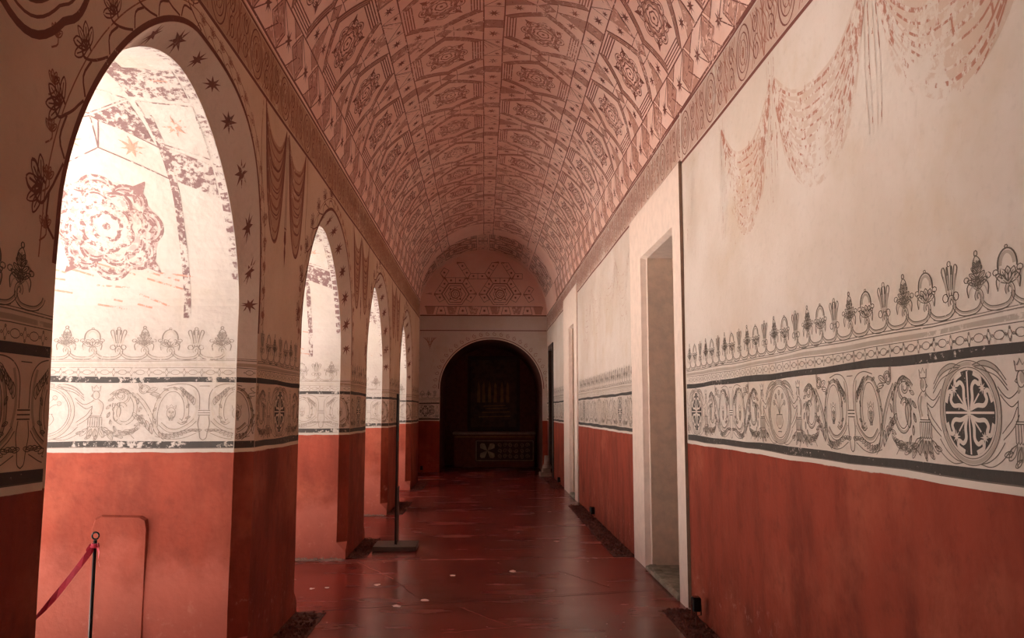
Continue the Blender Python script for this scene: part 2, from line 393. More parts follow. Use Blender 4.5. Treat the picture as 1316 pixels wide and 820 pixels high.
def half_module(p, Hm, g, gw, w=0.0037):
    """one half repeat: a medallion's supporter, a vine scroll and half of the twin scroll; u 0..Hm, v 0..0.372"""
    S = Hm/0.92
    p = p.at(lambda P: np.stack([P[:, 0]*S, P[:, 1]], 1))
    # supporter: a crowned half figure in a pleated skirt
    p.line(arc(.288, .292, .020, .027, n=12), w, g); p.line([(.268, .295), (.258, .286), (.268, .280)], w, g)
    p.line([(.266, .318), (.260, .352), (.274, .336), (.287, .357), (.300, .336), (.315, .352), (.309, .318), (.266, .318)], w, g)
    p.fill(arc(.294, .296, .013, .02, n=8)[:-1], gw)
    p.line(cr([(.275, .268), (.272, .248), (.283, .258)], 3), w*2, gw)
    for P in ([(.276, .262), (.255, .245), (.222, .232), (.190, .250), (.168, .272)], [(.268, .222), (.235, .205), (.205, .222), (.178, .246)],
              [(.262, .205), (.235, .165), (.205, .140), (.178, .118)], [(.270, .180), (.245, .145), (.215, .120), (.182, .098)],
              [(.302, .266), (.330, .238), (.330, .200), (.318, .160)], [(.268, .225), (.264, .190), (.262, .160)]):
        p.line(cr(P, 4), w, g)
    p.line(cr([(.305, .25), (.318, .21), (.308, .17)], 4), .014, gw, 2)
    p.line([(.250, .158), (.324, .158)], w, g); p.line([(.247, .150), (.327, .150)], w, g)
    for k in range(7):
        x = .247+.0133*k; p.line([(x, .150), (x*1.02-.006, .094)], w, g)
    p.line(cr([(x0, y0) for k in range(7) for x0, y0 in ((.244+.0135*k, .094), (.251+.0135*k, .086))], 2), w, g)
    for k, (x, y, L, a) in enumerate([(.25, .085, .07, -2.3), (.27, .08, .07, -1.9), (.29, .08, .07, -1.5), (.31, .085, .07, -1.1), (.325, .09, .07, -.7), (.23, .06, .05, -2.9), (.34, .06, .06, -.2), (.30, .04, .04, -1.9), (.27, .04, .045, -2.5)]):
        leaf(p, x, y, L, a, g, w)
    p.fill([(.25, .08), (.33, .08), (.34, .03), (.24, .03)], gw, 1)
    # wing leaves sweeping over the medallion
    for d in (0, .018, .034):
        p.line(cr([(.035+d*.4, .350-d*.25), (.10, .362-d), (.165, .340-d), (.215+d*.2, .292-d)], 5), w, g)
    p.line(cr([(.06, .35), (.12, .35), (.18, .32)], 4), .016, gw, 1)
    p.line(cr([(.05, .012), (.11, .006), (.17, .030), (.225, .075)], 5), w, g); p.line(cr([(.05, .012), (.10, .022), (.15, .05), (.19, .09)], 5), w, g)
    # vine scroll with a dark bearded mask
    sp = scroll_spiral(.445, .195, .135, .030, 2.4, -1.25, 30, 0.72); p.band(sp, .020, g, gw, w)
    sp = scroll_spiral(.435, .290, .052, .010, -1.2, 1.3, 20); p.band(sp, .012, g, gw, w)
    p.fill(cr([(.385, .205), (.410, .225), (.432, .208), (.430, .165), (.408, .125), (.392, .150), (.396, .180)], 3, True)[:-1], gw, 2)
    p.line(cr([(.385, .205), (.410, .225), (.432, .208), (.430, .165), (.408, .125), (.392, .150), (.396, .180)], 3, True), w*1.2, g)
    for dx in (0, .013, .026, .04): p.line([(.384+dx, .215), (.388+dx, .242)], w*1.6, g)
    for k in range(16):
        a = 2*PI*k/16; leaf(p, .455+.085*math.cos(a), .185+.125*math.sin(a), .040, a+1.2, g, w*0.9)
    for k in range(8): leaf(p, .36+.022*k, .05+.010*math.sin(k*2.1), .055, -.9+.25*k, g, w*.9)
    p.line(cr([(.33, .02), (.38, .05), (.42, .03), (.47, .06), (.52, .015)], 4), w, g)
    p.fill([(.36, .03), (.5, .03), (.5, .07), (.36, .07)], gw, 1)
    # raking stem
    p.band(cr([(.515, .300), (.57, .235), (.615, .150), (.650, .060), (.70, .015)], 5), .022, g, gw, w)
    for k in range(5): leaf(p, .55+.018*k, .13-.022*k, .07, 2.3-.15*k, g, w*.9)
    leaf(p, .58, .31, .07, .4, g, w); leaf(p, .60, .30, .06, -.1, g, w); leaf(p, .555, .33, .05, 1.9, g, w)
    p.band(scroll_spiral(.565, .325, .034, .008, 0, 1.2, 16), .010, g, gw, w)
    # big inverted U with face inside
    U = cr([(.640, .085), (.636, .170), (.655, .255), (.700, .318), (.760, .325), (.805, .270), (.818, .180), (.800, .120), (.772, .130)], 6)
    p.band(U, .026, g, gw, w)
    for k in range(9):
        i = 4+k*5
        if i < len(U): leaf(p, U[i][0], U[i][1], .032, math.atan2(U[i][1]-.2, U[i][0]-.73)+1.0, g, w*.85)
    face(p, .728, .178, .036, g, gw)
    p.band(cr([(.665, .110), (.715, .070), (.775, .068), (.835, .100), (.870, .135)], 5), .022, g, gw, w)
    for k in range(11): leaf(p, .660+.021*k, .058-.012*math.sin(k*.6), .042, -1.1+.13*k, g, w*.9)
    p.line(cr([(.64, .03), (.72, .012), (.80, .018), (.88, .05)], 5), w, g)
    # leaves falling from the top, stem with a tie
    for k in range(6): leaf(p, .775+.016*k, .345-.012*k, .055, -.9-.12*k, g, w*.9)
    p.line(cr([(.700, .352), (.78, .366), (.85, .350), (.888, .300), (.893, .20)], 5), w*1.2, g)
    p.line(cr([(.893, .160), (.886, .110), (.896, .060), (.902, .020), (.92, .006)], 5), w*1.2, g)
    p.line(cr([(.856, .330), (.872, .27), (.874, .20), (.858, .14)], 5), .013, gw, 2)
    for y in (.165, .180, .195): p.line([(.885, y), (.92, y)], w*1.3, g)
    p.line([(.89, .352), (.92, .352)], w, g)
def crest(p, kind, g, gw, w=0.0038):
    """one cresting motif on its curling stem, about 0.165 wide and 0.235 high, base at v=0"""
    p.band(cr([(.006, .050), (.010, .066), (-.004, .082), (-.020, .068), (-.020, .040), (.004, .014), (.05, .006), (.10, .010), (.135, .030), (.148, .052)], 5), .016, g, gw, w)
    p.line(cr([(-.02, .022), (.02, .0), (.07, -.004), (.12, .006)], 4), w, g)
    p = p.at(lambda P: np.stack([P[:, 0]*1.38, P[:, 1]], 1))
    if kind == 0:       # domed fruit behind a palmette
        p.line(arc(0, .150, .036, .058, -.2, PI+.2, n=16), w*1.6, g); p.line(arc(0, .150, .026, .045, 0, PI, n=10), .012, gw, 2); p.line(arc(0, .214, .006, n=7), w, g)
        n, L = 5, .062
    elif kind == 1:     # feathery palm with a bead on top
        p.line(arc(0, .222, .007, .011, n=8), w*1.2, g)
        for k in range(4):
            for sx in (-1, 1): leaf(p, 0, .10+.022*k, .050-.007*k, PI/2-sx*(1.0-.17*k), g, w)
        leaf(p, 0, .12, .095, PI/2, g, w); n, L = 3, .055
    else:               # lily cup
        for dx in (-.032, -.011, .011, .032):
            p.line(cr([(dx*.45, .085), (dx*.75, .14), (dx*1.15, .19), (dx*.8, .205), (dx*.55, .17), (dx*.3, .11)], 3), w*1.2, g)
            p.line([(dx*.5, .10), (dx*.85, .17)], w*1.6, gw)
        p.line(arc(0, .214, .008, .011, n=8), w, g); n, L = 0, 0
        for sx in (-1, 1): p.line(arc(sx*.024, .082, .013, .017, n=9), w, g)
    for k in range(n):
        a = PI/2+(k-(n-1)/2)*.42; leaf(p, 0, .082, L, a, g, w)
    if n:
        for sx in (-1, 1):
            p.line(cr([(0, .085), (sx*.024, .118), (sx*.044, .100), (sx*.040, .062)], 3), w*1.2, g); p.line(cr([(0, .085), (sx*.018, .10), (sx*.032, .09), (sx*.038, .066)], 3), w*1.2, gw)
            p.line(arc(sx*.045, .130, .011, n=8), w, g)
def frieze(b, mapper, u0, u1, ucross, Hm, pale=False, first=0, clip=None, crestp=0.165):
    """bands and frieze between u0 and u1; a cross medallion at ucross and every 4*Hm, a vase medallion midway between"""
    k, g, gw = (M['kl'], M['gl'], M['glw']) if pale else (M['k'], M['g'], M['gw'])
    p = Paint(b, mapper, step=0.25)
    n = max(2, int((u1-u0)/0.25)+1); uu = np.linspace(u0, u1, n)
    wob = lambda z, a=0.003: z+a*np.sin(uu*3.1+z*40)+a*np.sin(uu*7.7+z*10)
    def hb(z0, z1, m, lift=2):
        A, N = mapper(uu, wob(z0)); B2, N2 = mapper(uu, wob(z1)); b.strip(A+N*LIFT*lift, B2+N2*LIFT*lift, m)
    hb(BAND['k0'], BAND['k1'], k); hb(BAND['k2'], BAND['k3'], k)
    hb(BAND['r0']+.001, BAND['k0']-.001, M['w'] if not pale else M['reveal'], 1.5)
    hb(BAND['k0']-.004, BAND['k0']+.001, g, 2.5)
    for z in (BAND['bead']+.004, BAND['mold']-.006, BAND['mold']+.004): hb(z-.0015, z+.0018, g, 2.5)
    hb(BAND['bead']+.012, BAND['bead']+.032, gw, 1.6); hb(BAND['mold']-.010, BAND['mold']-.004, gw, 1.6)
    def inside(a, c): return a >= u0-.002 and c <= u1+.002
    # beads
    zc = (BAND['k3']+BAND['bead'])/2+.002; u = u0+.05; i = 0
    while u < u1-.05:
        if i % 2 == 0: p.line(arc(u, zc, .028, .015, n=12), .003, g)
        else:
            p.line([(u-.012, zc), (u, zc+.022), (u+.012, zc), (u, zc-.022), (u-.012, zc)], .003, g)
            for s_ in (-1, 1): p.line(arc(u, zc+s_*.02, .005, n=6), .0028, g)
        for s_ in (-1, 1):
            if u+s_*.034+.006 < u1: p.line(arc(u+s_*.036*(1 if i % 2 == 0 else .55), zc, .005, n=6), .0028, g)
        u += .056; i += 1
    # cresting
    u = u0+crestp*0.52+first*.01; i = first
    while u+crestp*.4 < u1:
        crest(p.at(lambda P, u=u: np.stack([P[:, 0]+u, P[:, 1]*0.92+BAND['mold']+.006], 1)), i % 3, g, gw)
        u += crestp; i += 1
    # modules
    z0 = BAND['k1']+.003; zs = (BAND['k2']-BAND['k1']-.006)/.372
    lo = int(math.floor((u0-ucross)/(2*Hm)))-1; hi = int(math.ceil((u1-ucross)/(2*Hm)))+1
    for j in range(lo, hi+1):
        uc = ucross+j*2*Hm
        cl = Clip(p, u0, u1)
        q = cl.at(lambda P: np.stack([P[:, 0]+uc, P[:, 1]*zs+z0+.186*zs], 1))
        if uc+.18 > u0 and uc-.18 < u1:
            Rm = .148
            q.line(arc(0, 0, .181, n=60), .0035, g); q.line(arc(0, 0, .158, n=60), .0035, g); q.line(arc(0, 0, .170, n=60), .014, gw, 1)
            if j % 2 == 0: cross_disc(q, Rm, k, M['w'] if not pale else M['reveal'])
            else: vase_disc(q, Rm, g, gw)
        for sx in (-1, 1):
            a, c = sorted((uc, uc+sx*Hm))
            if c < u0 or a > u1: continue
            half_module(cl.at(lambda P, sx=sx: np.stack([uc+sx*P[:, 0], P[:, 1]*zs+z0], 1)), Hm, g, gw)
class Clip(Paint):
    """drops the pieces of strokes that leave the surface sideways"""
    def __init__(s, p, u0, u1): Paint.__init__(s, p.b, p.map, p.tf, None); s.u0 = u0; s.u1 = u1
    def at(s, fn):
        q = Clip(s, s.u0, s.u1); old = s.tf; q.tf = (lambda P: old(fn(P))) if old else fn; return q
    def line(s, P, w, m, lift=3, taper=False):
        P = np.asarray(P, float); Q = s.tf(P) if s.tf else P
        ok = (Q[:, 0] > s.u0+.003) & (Q[:, 0] < s.u1-.003); i = 0
        while i < len(P):
            if not ok[i]: i += 1; continue
            j = i
            while j < len(P) and ok[j]: j += 1
            if j-i >= 2: Paint.line(s, P[i:j], w, m, lift, taper)
            i = j
    def fill(s, P, m, lift=2):
        P = np.asarray(P, float); Q = s.tf(P) if s.tf else P
        if Q[:, 0].min() > s.u0 and Q[:, 0].max() < s.u1: Paint.fill(s, P, m, lift); return
        if Q[:, 0].max() < s.u0 or Q[:, 0].min() > s.u1: return
        Q = Q.copy(); Q[:, 0] = np.clip(Q[:, 0], s.u0+.002, s.u1-.002)
        t = s.tf; s.tf = None; Paint.fill(s, Q, m, lift); s.tf = t

# swirling red frieze under the vault
def cornice_paint(b, mapper, u0, u1, z0, z1, line, fine, wash, per=0.78, off=0.0):
    p = Paint(b, mapper); n = max(2, int((u1-u0)/.25)); uu = np.linspace(u0, u1, n+1)
    for zc, w in ((z0, .026), (z1, .022)):
        wz = zc+.004*np.sin(uu*2.3+zc); A, N = mapper(uu, wz-w/2); B2, N2 = mapper(uu, wz+w/2); b.strip(A+N*LIFT*3, B2+N2*LIFT*3, line)
    wz = np.full_like(uu, z0-.045)
    hgt = z1-z0; A, N = mapper(uu, np.full_like(uu, z0+.02)); B2, N2 = mapper(uu, np.full_like(uu, z1-.02)); b.strip(A+N*LIFT*1, B2+N2*LIFT*1, wash)
    c = Clip(p, u0, u1); u = u0+off-per
    while u < u1+per:
        q = c.at(lambda P, u=u: np.stack([P[:, 0]*per+u, P[:, 1]*hgt+z0], 1))
        for k, s_ in enumerate((1, .72, .45)): q.line(arc(0, .5, .17*s_, .42*s_, n=26), .020-.004*k, line)
        q.fill(arc(0, .5, .03, .10, n=8)[:-1], fine)
        for a in range(6): 
            t = 2*PI*a/6; q.line([(.055*math.cos(t), .5+.14*math.sin(t)), (.10*math.cos(t), .5+.27*math.sin(t))], .014, fine)
        for sx in (-1, 1):
            for k in range(5):
                x = .21+.058*k
                q.line(cr([(sx*x, .08+.03*k), (sx*(x+.05), .28), (sx*(x-.02), .50), (sx*(x+.045), .70), (sx*(x+.0), .92-.03*k)], 4), .014, fine)
            q.line(sp_(sx*.33, .30, .11, .02, 1.35, sx), .017, line); q.line(sp_(sx*.31, .72, .10, .02, -1.3, sx), .017, line)
            q.line(cr([(sx*.5, .05), (sx*.46, .35), (sx*.5, .62), (sx*.46, .95)], 4), .020, fine)
        u += per
def sp_(cx, cy, r0, r1, turns, sx):
    t = np.linspace(0, 1, 20); a = 1.0+turns*2*PI*t; r = r0+(r1-r0)*t
    return np.stack([cx+sx*r*.75*np.cos(a), cy+r*2*np.sin(a)], 1)
def swag(p, ua, ub, za, zb, drop0, drop1, n, w, m, wash=None, tip=False):
    """nested hanging folds between two pegs; the folds reach from drop0 to drop1 below the pegs"""
    for i in range(n):
        t = (i+.5)/n; d = drop0+(drop1-drop0)*t; sh = .012+.020*t
        c = ua+(ub-ua)*(.5+.02*math.sin(i))
        P = cr([(ua+sh*.2, za-.02*i/n), (ua+(c-ua)*.26, za-d*.55), (ua+(c-ua)*.62, za-d*.93), (c, (za+zb)/2-d-(.03 if i > n*.7 else 0)), (ub-(ub-c)*.62, zb-d*.93), (ub-(ub-c)*.26, zb-d*.55), (ub-sh*.2, zb-.02*i/n)], 5)
        p.line(P, w*(1.0 if i % 3 else 1.7), m)
    if wash:
        A = cr([(ua, za), (ua+(ub-ua)*.25, za-drop0*.8), ((ua+ub)/2, (za+zb)/2-drop0), (ub-(ub-ua)*.25, zb-drop0*.8), (ub, zb)], 6)
        B2 = cr([(ua, za), (ua+(ub-ua)*.18, za-drop1*.75), ((ua+ub)/2, (za+zb)/2-drop1), (ub-(ub-ua)*.18, zb-drop1*.75), (ub, zb)], 6)
        X = p.put(A, 1); Y_ = p.put(B2, 1); p.b.strip(X, Y_, wash)
    if tip:
        c = (ua+ub)/2; z = (za+zb)/2-drop1
        p.fill([(c-.03, z+.06), (c, z-.05), (c+.03, z+.06)], m)
def tassel(p, u, z1, z0, m, w=.006):
    for dx in (-.035, -.012, .012, .035):
        p.line(cr([(u+dx*.3, z1), (u+dx*1.1, z1-(z1-z0)*.2), (u+dx*.7, z1-(z1-z0)*.5), (u+dx*.8, z0+.28)], 5), w, m)
    p.line([(u-.03, z0+.30), (u+.03, z0+.30)], .012, m)
    p.fill([(u-.022, z0+.28), (u-.034, z0+.20), (u-.012, z0+.17), (u-.026, z0+.12), (u, z0), (u+.026, z0+.12), (u+.012, z0+.17), (u+.034, z0+.20), (u+.022, z0+.28)], m)

# ------------------------------------------------------------------ arches of the left wall
NL = 13; NC = 48
def profile(yc, hw, rise, spr, wob=0.0, ph=0.0, ef=2.2, en=1.65):
    """from the far foot over the crown to the near foot: points (y, z)"""
    P = []
    for i in range(NL): 
        z = spr*i/NL
        P.append((yc+hw+wob*(math.sin(z*3.3+ph)+.6*math.sin(z*8+ph*2)), z))
    for i in range(NC+1):
        a = PI*i/NC; c = math.cos(a); s_ = math.sin(a)
        e = ef if c > 0 else en     # the arches are hand-made: fuller on the far haunch
        y = yc+hw*math.copysign(abs(c)**(2/e), c); z = spr+rise*s_**(2/e)
        P.append((y+wob*math.sin(a*5+ph), z))
    for i in range(NL-1, -1, -1):
        z = spr*i/NL; P.append((yc-hw+wob*(math.sin(z*3.0+ph+1)+.6*math.sin(z*7+ph)), z))
    return np.array(P)
class Along:
    def __init__(s, P): s.P = P; d = np.linalg.norm(np.diff(P, axis=0), axis=1); s.s = np.concatenate([[0], np.cumsum(d)]); s.L = s.s[-1]
    def at(s, t): return np.stack([np.interp(t, s.s, s.P[:, k]) for k in range(s.P.shape[1])], 1)
wl = B()
def left_map(u, v):       # the flat inner face
    u = np.asarray(u, float); X = np.stack([np.full_like(u, XL), u, np.asarray(v, float)], 1)
    return X, np.tile([1.0, 0, 0], (len(u), 1))
outs, ins = [], []
for k, (yc, hw) in enumerate(ARCH):
    outs.append(profile(yc, hw, 1.28 if k != 5 else 1.25, SPR, .006, k*1.7, 3.0 if k == 2 else 2.2))
    ins.append(profile(yc, hw-CH, 1.115 if k != 5 else 1.08, SPR, .006, k*1.7+.3, 1.72, 1.9))
def X3(P, x): return np.concatenate([np.full((len(P), 1), x), P], 1)
ZB0, ZB1 = 0.30, 0.42
for k, (yc, hw) in enumerate(ARCH):
    if k < K0: continue
    O, I = outs[k], ins[k]; n = len(O)
    sel = slice(1, n-1)     # the chamfer starts above a square base block
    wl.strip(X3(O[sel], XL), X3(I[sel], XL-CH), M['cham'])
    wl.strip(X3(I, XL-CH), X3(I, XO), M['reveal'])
    z2 = O[1][1]
    for sgn, o, i, j in ((1, O[1], I[1], I[0]), (-1, O[n-2], I[n-2], I[n-1])):
        oy, iy = o[1-1], i[0]
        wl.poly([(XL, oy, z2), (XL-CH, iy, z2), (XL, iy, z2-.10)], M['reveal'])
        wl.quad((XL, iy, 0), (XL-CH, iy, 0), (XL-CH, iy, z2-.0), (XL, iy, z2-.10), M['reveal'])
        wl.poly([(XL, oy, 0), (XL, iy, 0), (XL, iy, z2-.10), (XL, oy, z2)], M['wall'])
    # masonry above and between
    c = O[NL:NL+NC+1]; wl.strip(X3(c, XL), np.stack([np.full(len(c), XL), c[:, 0], np.full(len(c), ZS)], 1), M['wall'])
    wl.strip(X3(c, XO), np.stack([np.full(len(c), XO), c[:, 0], np.full(len(c), 6.6)], 1), M['facade'])
edges = [(YB, None)]+[None]
def pier(ya_pts, yb_pts, zs_, x, m):
    wl.strip(np.stack([np.full(len(zs_), x), ya_pts, zs_], 1), np.stack([np.full(len(zs_), x), yb_pts, zs_], 1), m)
legz = np.array([SPR*i/NL for i in range(NL+1)])
for k in range(K0-1, len(ARCH)):
    ya = outs[k][:NL+1, 0] if k >= K0 else np.full(NL+1, YB)
    yb = outs[k+1][::-1][:NL+1, 0] if k+1 < len(ARCH) else np.full(NL+1, YE)
    pier(ya, yb, legz, XL, M['wall'])
    wl.quad((XL, ya[-1], SPR), (XL, yb[-1], SPR), (XL, yb[-1], ZS), (XL, ya[-1], ZS), M['wall'])
    yo = ins[k][0, 0] if k >= K0 else YB; yp = ins[k+1][-1, 0] if k+1 < len(ARCH) else 19.45
    wl.quad((XO, yo, 0), (XO, yp, 0), (XO, yp, 6.6), (XO, yo, 6.6), M['facade'])
wl.quad((XL, YE, 0), (-1.76, YE, 0), (-1.76, YE, ZS), (XL, YE, ZS), M['wall'])
# side opening of the last bay, unseen, added to light the end wall
wl.quad((-1.76, YE, 0), (-1.76, 19.45, 0), (-1.76, 19.45, ZS), (-1.76, YE, ZS), M['wall']); wl.quad((-1.76, 20.75, 0), (-1.76, YEND, 0), (-1.76, YEND, ZS), (-1.76, 20.75, ZS), M['wall'])
wl.quad((-1.76, 19.45, 2.7), (-1.76, 20.75, 2.7), (-1.76, 20.75, ZS), (-1.76, 19.45, ZS), M['wall'])
wl.quad((-1.76, 19.45, 0), (XO, 19.45, 0), (XO, 19.45, 2.7), (-1.76, 19.45, 2.7), M['reveal']); wl.quad((-1.76, 20.75, 0), (XO, 20.75, 0), (XO, 20.75, 2.7), (-1.76, 20.75, 2.7), M['reveal'])
wl.quad((-1.76, 19.45, 2.7), (XO, 19.45, 2.7), (XO, 20.75, 2.7), (-1.76, 20.75, 2.7), M['reveal'])
wl.quad((XO, 20.75, 0), (XO, YEND+3.5, 0), (XO, YEND+3.5, 6.6), (XO, 20.75, 6.6), M['facade']); wl.quad((XO, 19.45, 2.7), (XO, 20.75, 2.7), (XO, 20.75, 6.6), (XO, 19.45, 6.6), M['facade'])
# the low patched panel on the lit reveal of the nearest visible pier
yr = ins[2][0, 0]
pn = [(-2.455, 0), (-2.455, .86), (-2.44, .915), (-2.40, .935), (-2.17, .93), (-2.135, .91), (-2.125, .86), (-2.125, 0)]
fr = [(x, yr-.016, z) for x, z in pn]; bk = [(x+(.014 if x > -2.3 else -.014), yr+.01, z+(.014 if z > .9 else 0)) for x, z in pn]
wl.poly(fr, M['reveal']); wl.strip(fr, bk, M['reveal'])

# painting of each arch
for k, (yc, hw) in enumerate(ARCH):
    if k < K0: continue
    O, I = Along(outs[k]), Along(ins[k])
    # dark border round the arch on the wall, then leaf scrolls outside it
    def border(t, r, O=O, yc=yc):      # t arclength on outline, r distance outwards
        t = np.asarray(t, float); P = O.at(t); Q = O.at(np.clip(t+.01, 0, O.L)); R0 = O.at(np.clip(t-.01, 0, O.L)); T = Q-R0
        T /= (np.linalg.norm(T, axis=1)+1e-9)[:, None]; N2 = np.stack([T[:, 1], -T[:, 0]], 1)
        P = P+N2*np.asarray(r, float)[:, None]
        return np.stack([np.full(len(t), XL), P[:, 0], np.minimum(P[:, 1], ZS-.02)], 1), np.tile([1., 0, 0], (len(t), 1))
    p = Paint(wl, border); tt = np.linspace(1.99+.12, O.L-1.99-.12, 70)
    A, N = border(tt, np.full(70, .003)); B2, _ = border(tt, np.full(70, .032)); wl.strip(A+N*LIFT*3, B2+N*LIFT*3, M['r'])
    A, N = border(tt, np.full(70, .115)); B2, _ = border(tt, np.full(70, .122)); wl.strip(A+N*LIFT*3, B2+N*LIFT*3, M['rf'])
    t = 2.25; big = 1.0
    while t < O.L-2.2:
        big = 1.9 if t > O.L*.5+.1 else 1.0     # the near haunch carries larger curls
        m1 = M['r'] if big > 1 else M['rf']
        q = p.at(lambda P, t=t, s_=big: np.stack([t+P[:, 0]*s_, .035+P[:, 1]*s_], 1))
        q.line(cr([(-.07, .0), (-.02, .02), (.02, .05), (.01, .075), (-.015, .065), (-.012, .045)], 4), .006, m1)
        for a in (-1.15, -.6, 0, .6, 1.15): leaf(q, .0, .055, .052, PI/2+a, m1, .0035)
        q.line(cr([(.0, .03), (.05, .03), (.075, .0)], 3), .006, m1)
        t += .155*big
    # stars on the chamfer
    def cham(t, w, O=O, I=I):
        t = np.asarray(t, float); w = np.asarray(w, float)[:, None]; a = O.at(t*O.L); b_ = I.at(t*I.L)
        P = X3(a, XL)*(1-w)+X3(b_, XL-CH)*w
        a2 = O.at(np.clip(t+.004, 0, 1)*O.L); a1 = O.at(np.clip(t-.004, 0, 1)*O.L); T = X3(a2-a1, 0)
        D = X3(b_, XL-CH)-X3(a, XL); N = np.cross(T, D); N /= (np.linalg.norm(N, axis=1)+1e-9)[:, None]
        cdir = X3(np.tile([yc, 1.9], (len(t), 1)), XL+1.0)-P; sg = np.sign((N*cdir).sum(1))[:, None]
        return P, N*sg
    # arc-length parameter shared by index instead of length so that both rims match
    idx = np.linspace(0, 1, len(outs[k]))
    def cham(t, w, k=k, yc=yc):
        t = np.asarray(t, float); w = np.asarray(w, float)[:, None]
        f = lambda A, tt: np.stack([np.interp(tt, idx, A[:, j]) for j in (0, 1)], 1)
        a, b_ = f(outs[k], t), f(ins[k], t); P = X3(a, XL)*(1-w)+X3(b_, XL-CH)*w
        T = X3(f(outs[k], t+.004)-f(outs[k], t-.004), 0.0); D = X3(b_, XL-CH)-X3(a, XL)
        N = np.cross(T, D); N /= (np.linalg.norm(N, axis=1)+1e-9)[:, None]
        c = np.stack([np.full(len(t), XL+1.0), np.full(len(t), yc), np.full(len(t), 1.9)], 1)-P
        return P, N*np.sign((N*c).sum(1))[:, None]
    Lm = O.L
    s_idx = lambda sarc: np.interp(sarc, O.s, idx)
    s0 = 2.30
    while s0 < Lm-2.45:
        ti = float(s_idx(s0)); wd_ = float(np.linalg.norm(cham(np.array([ti]), np.array([0.]))[0]-cham(np.array([ti]), np.array([1.]))[0]))
        # local scale: metres per parameter along the arch
        dt = float(s_idx(s0+.05)-s_idx(s0-.05))/.1
        r = min(.088, .5*wd_); P = []
        rot = random.uniform(0, .5)
        for i in range(16):
            rr = r*(random.uniform(.85, 1.1) if i % 2 == 0 else .36); a = rot+PI*i/8
            P.append((ti+rr*math.cos(a)*dt, .5+rr*math.sin(a)/wd_))
        Paint(wl, cham).fill(P, M['ls'], 3)
        s0 += .33
    # frieze wrapping the reveal: u is the distance from the chamfer edge into the wall
    for side, sg in ((0, -1), (-1, 1)):
        if side == -1 and k < 2: continue
        ye = lambda z, side=side, k=k: np.interp(z, ins[k][:NL+1, 1] if side == 0 else ins[k][::-1][:NL+1, 1], ins[k][:NL+1, 0] if side == 0 else ins[k][::-1][:NL+1, 0])
        def rev(u, v, ye=ye, sg=sg):
            u = np.asarray(u, float); v = np.asarray(v, float)
            return np.stack([XL-CH-u, ye(v), v], 1), np.tile([0, float(sg), 0], (len(u), 1))
        if side == 0: frieze(wl, rev, 0.004, 1.44, -.80, 1.0, pale=True, first=1)
        yo = lambda z, side=side, k=k: np.interp(z, outs[k][:NL+1, 1] if side == 0 else outs[k][::-1][:NL+1, 1], outs[k][:NL+1, 0] if side == 0 else outs[k][::-1][:NL+1, 0])
        def chf(u, v, ye=ye, yo=yo, sg=sg):    # u 0..1 across the chamfer, wall edge first
            u = np.asarray(u, float); v = np.asarray(v, float); a = yo(v); c = ye(v); w_ = u/.1414
            return np.stack([XL-CH*w_, a+(c-a)*w_, v], 1), np.tile([.7071, .7071*sg, 0], (len(u), 1))
        frieze(wl, chf, 0.0, .1414, -.66, 1.0, pale=False, first=2, crestp=.155)
    # painted soffit and upper reveal (worn lattice, stars and a large rose)
    inn = Along(ins[k])
    def sof(u, t, inn=inn, yc=yc):
        u = np.asarray(u, float); t = np.asarray(t, float); P = inn.at(t); T = inn.at(np.clip(t+.02, 0, inn.L))-inn.at(np.clip(t-.02, 0, inn.L))
        T /= (np.linalg.norm(T, axis=1)+1e-9)[:, None]; N2 = np.stack([-T[:, 1], T[:, 0]], 1)
        c = np.stack([yc-P[:, 0], 1.5-P[:, 1]], 1); N2 *= np.sign((N2*c).sum(1))[:, None]
        return np.stack([XL-CH-u, P[:, 0], P[:, 1]], 1), np.concatenate([np.zeros((len(u), 1)), N2], 1)
    p = Paint(wl, sof, step=.08); LX, LR = M['lx'], M['lxr']
    # edge chain
    for t in np.arange(2.45, inn.L-2.3, .075):
        p.fill([(.004, t), (.050, t+.01), (.050, t+.055), (.004, t+.065)], LX)
    c0 = 2.30
    def cell(a, b_, c, d, kind, m):
        if kind == 'h':
            p.grid((a, b_, c, d), m, 1, 6, 6)
            for f_ in (.94, .74, .55):
                cc = [np.mean([q[i] for q in (a, b_, c, d)]) for i in (0, 1)]
                p.outline([((q[0]-cc[0])*f_+cc[0], (q[1]-cc[1])*f_+cc[1]) for q in (a, b_, c, d)], .014, LX, 3, .06)
        else:
            p.outline((a, b_, c, d), .008, LX, 3, .06)
            p.star(((a[0]+b_[0]+c[0]+d[0])/4, (a[1]+b_[1]+c[1]+d[1])/4), .085, m, n=8)
    far = 0
    for rep in (0, 1, 2) if k in (1, 2, 3) else (0, 1):
        z0 = c0+rep*1.55 if rep < 2 else c0+2.9
        if rep != 1:
            q = p.at(lambda P, z0=z0: np.stack([P[:, 0]+.80, P[:, 1]+z0+.50], 1)); rosette(q, .38, M['lrose'], M['lrw'], .020, True, True); q.line(arc(0, 0, .30, n=30), .05, M['lrw'], 1); q.line(arc(0, 0, .12, n=30), .08, M['lrw'], 1)
        zt = z0+.95
        p.line(cr([(.33, z0-.1), (.335, z0+.4), (.32, z0+.8), (.33, z0+1.3)], 6), .045, LX)
        cell((.06, zt-.25), (.34, zt-.12), (.34, zt+.12), (.06, zt-.02), 'h', LX)
        cell((.06, zt+.02), (.34, zt+.14), (.36, zt+.46), (.06, zt+.42), 's', LR)
        cell((.34, zt-.12), (.70, zt+.10), (.62, zt+.32), (.34, zt+.10), 's', LR)
        cell((.36, zt+.14), (.40, zt+.46), (.66, zt+.34), (.62, zt+.30), 'h', LX)
        cell((.70, zt+.10), (1.00, zt-.05), (1.08, zt+.25), (.66, zt+.34), 's', LR)
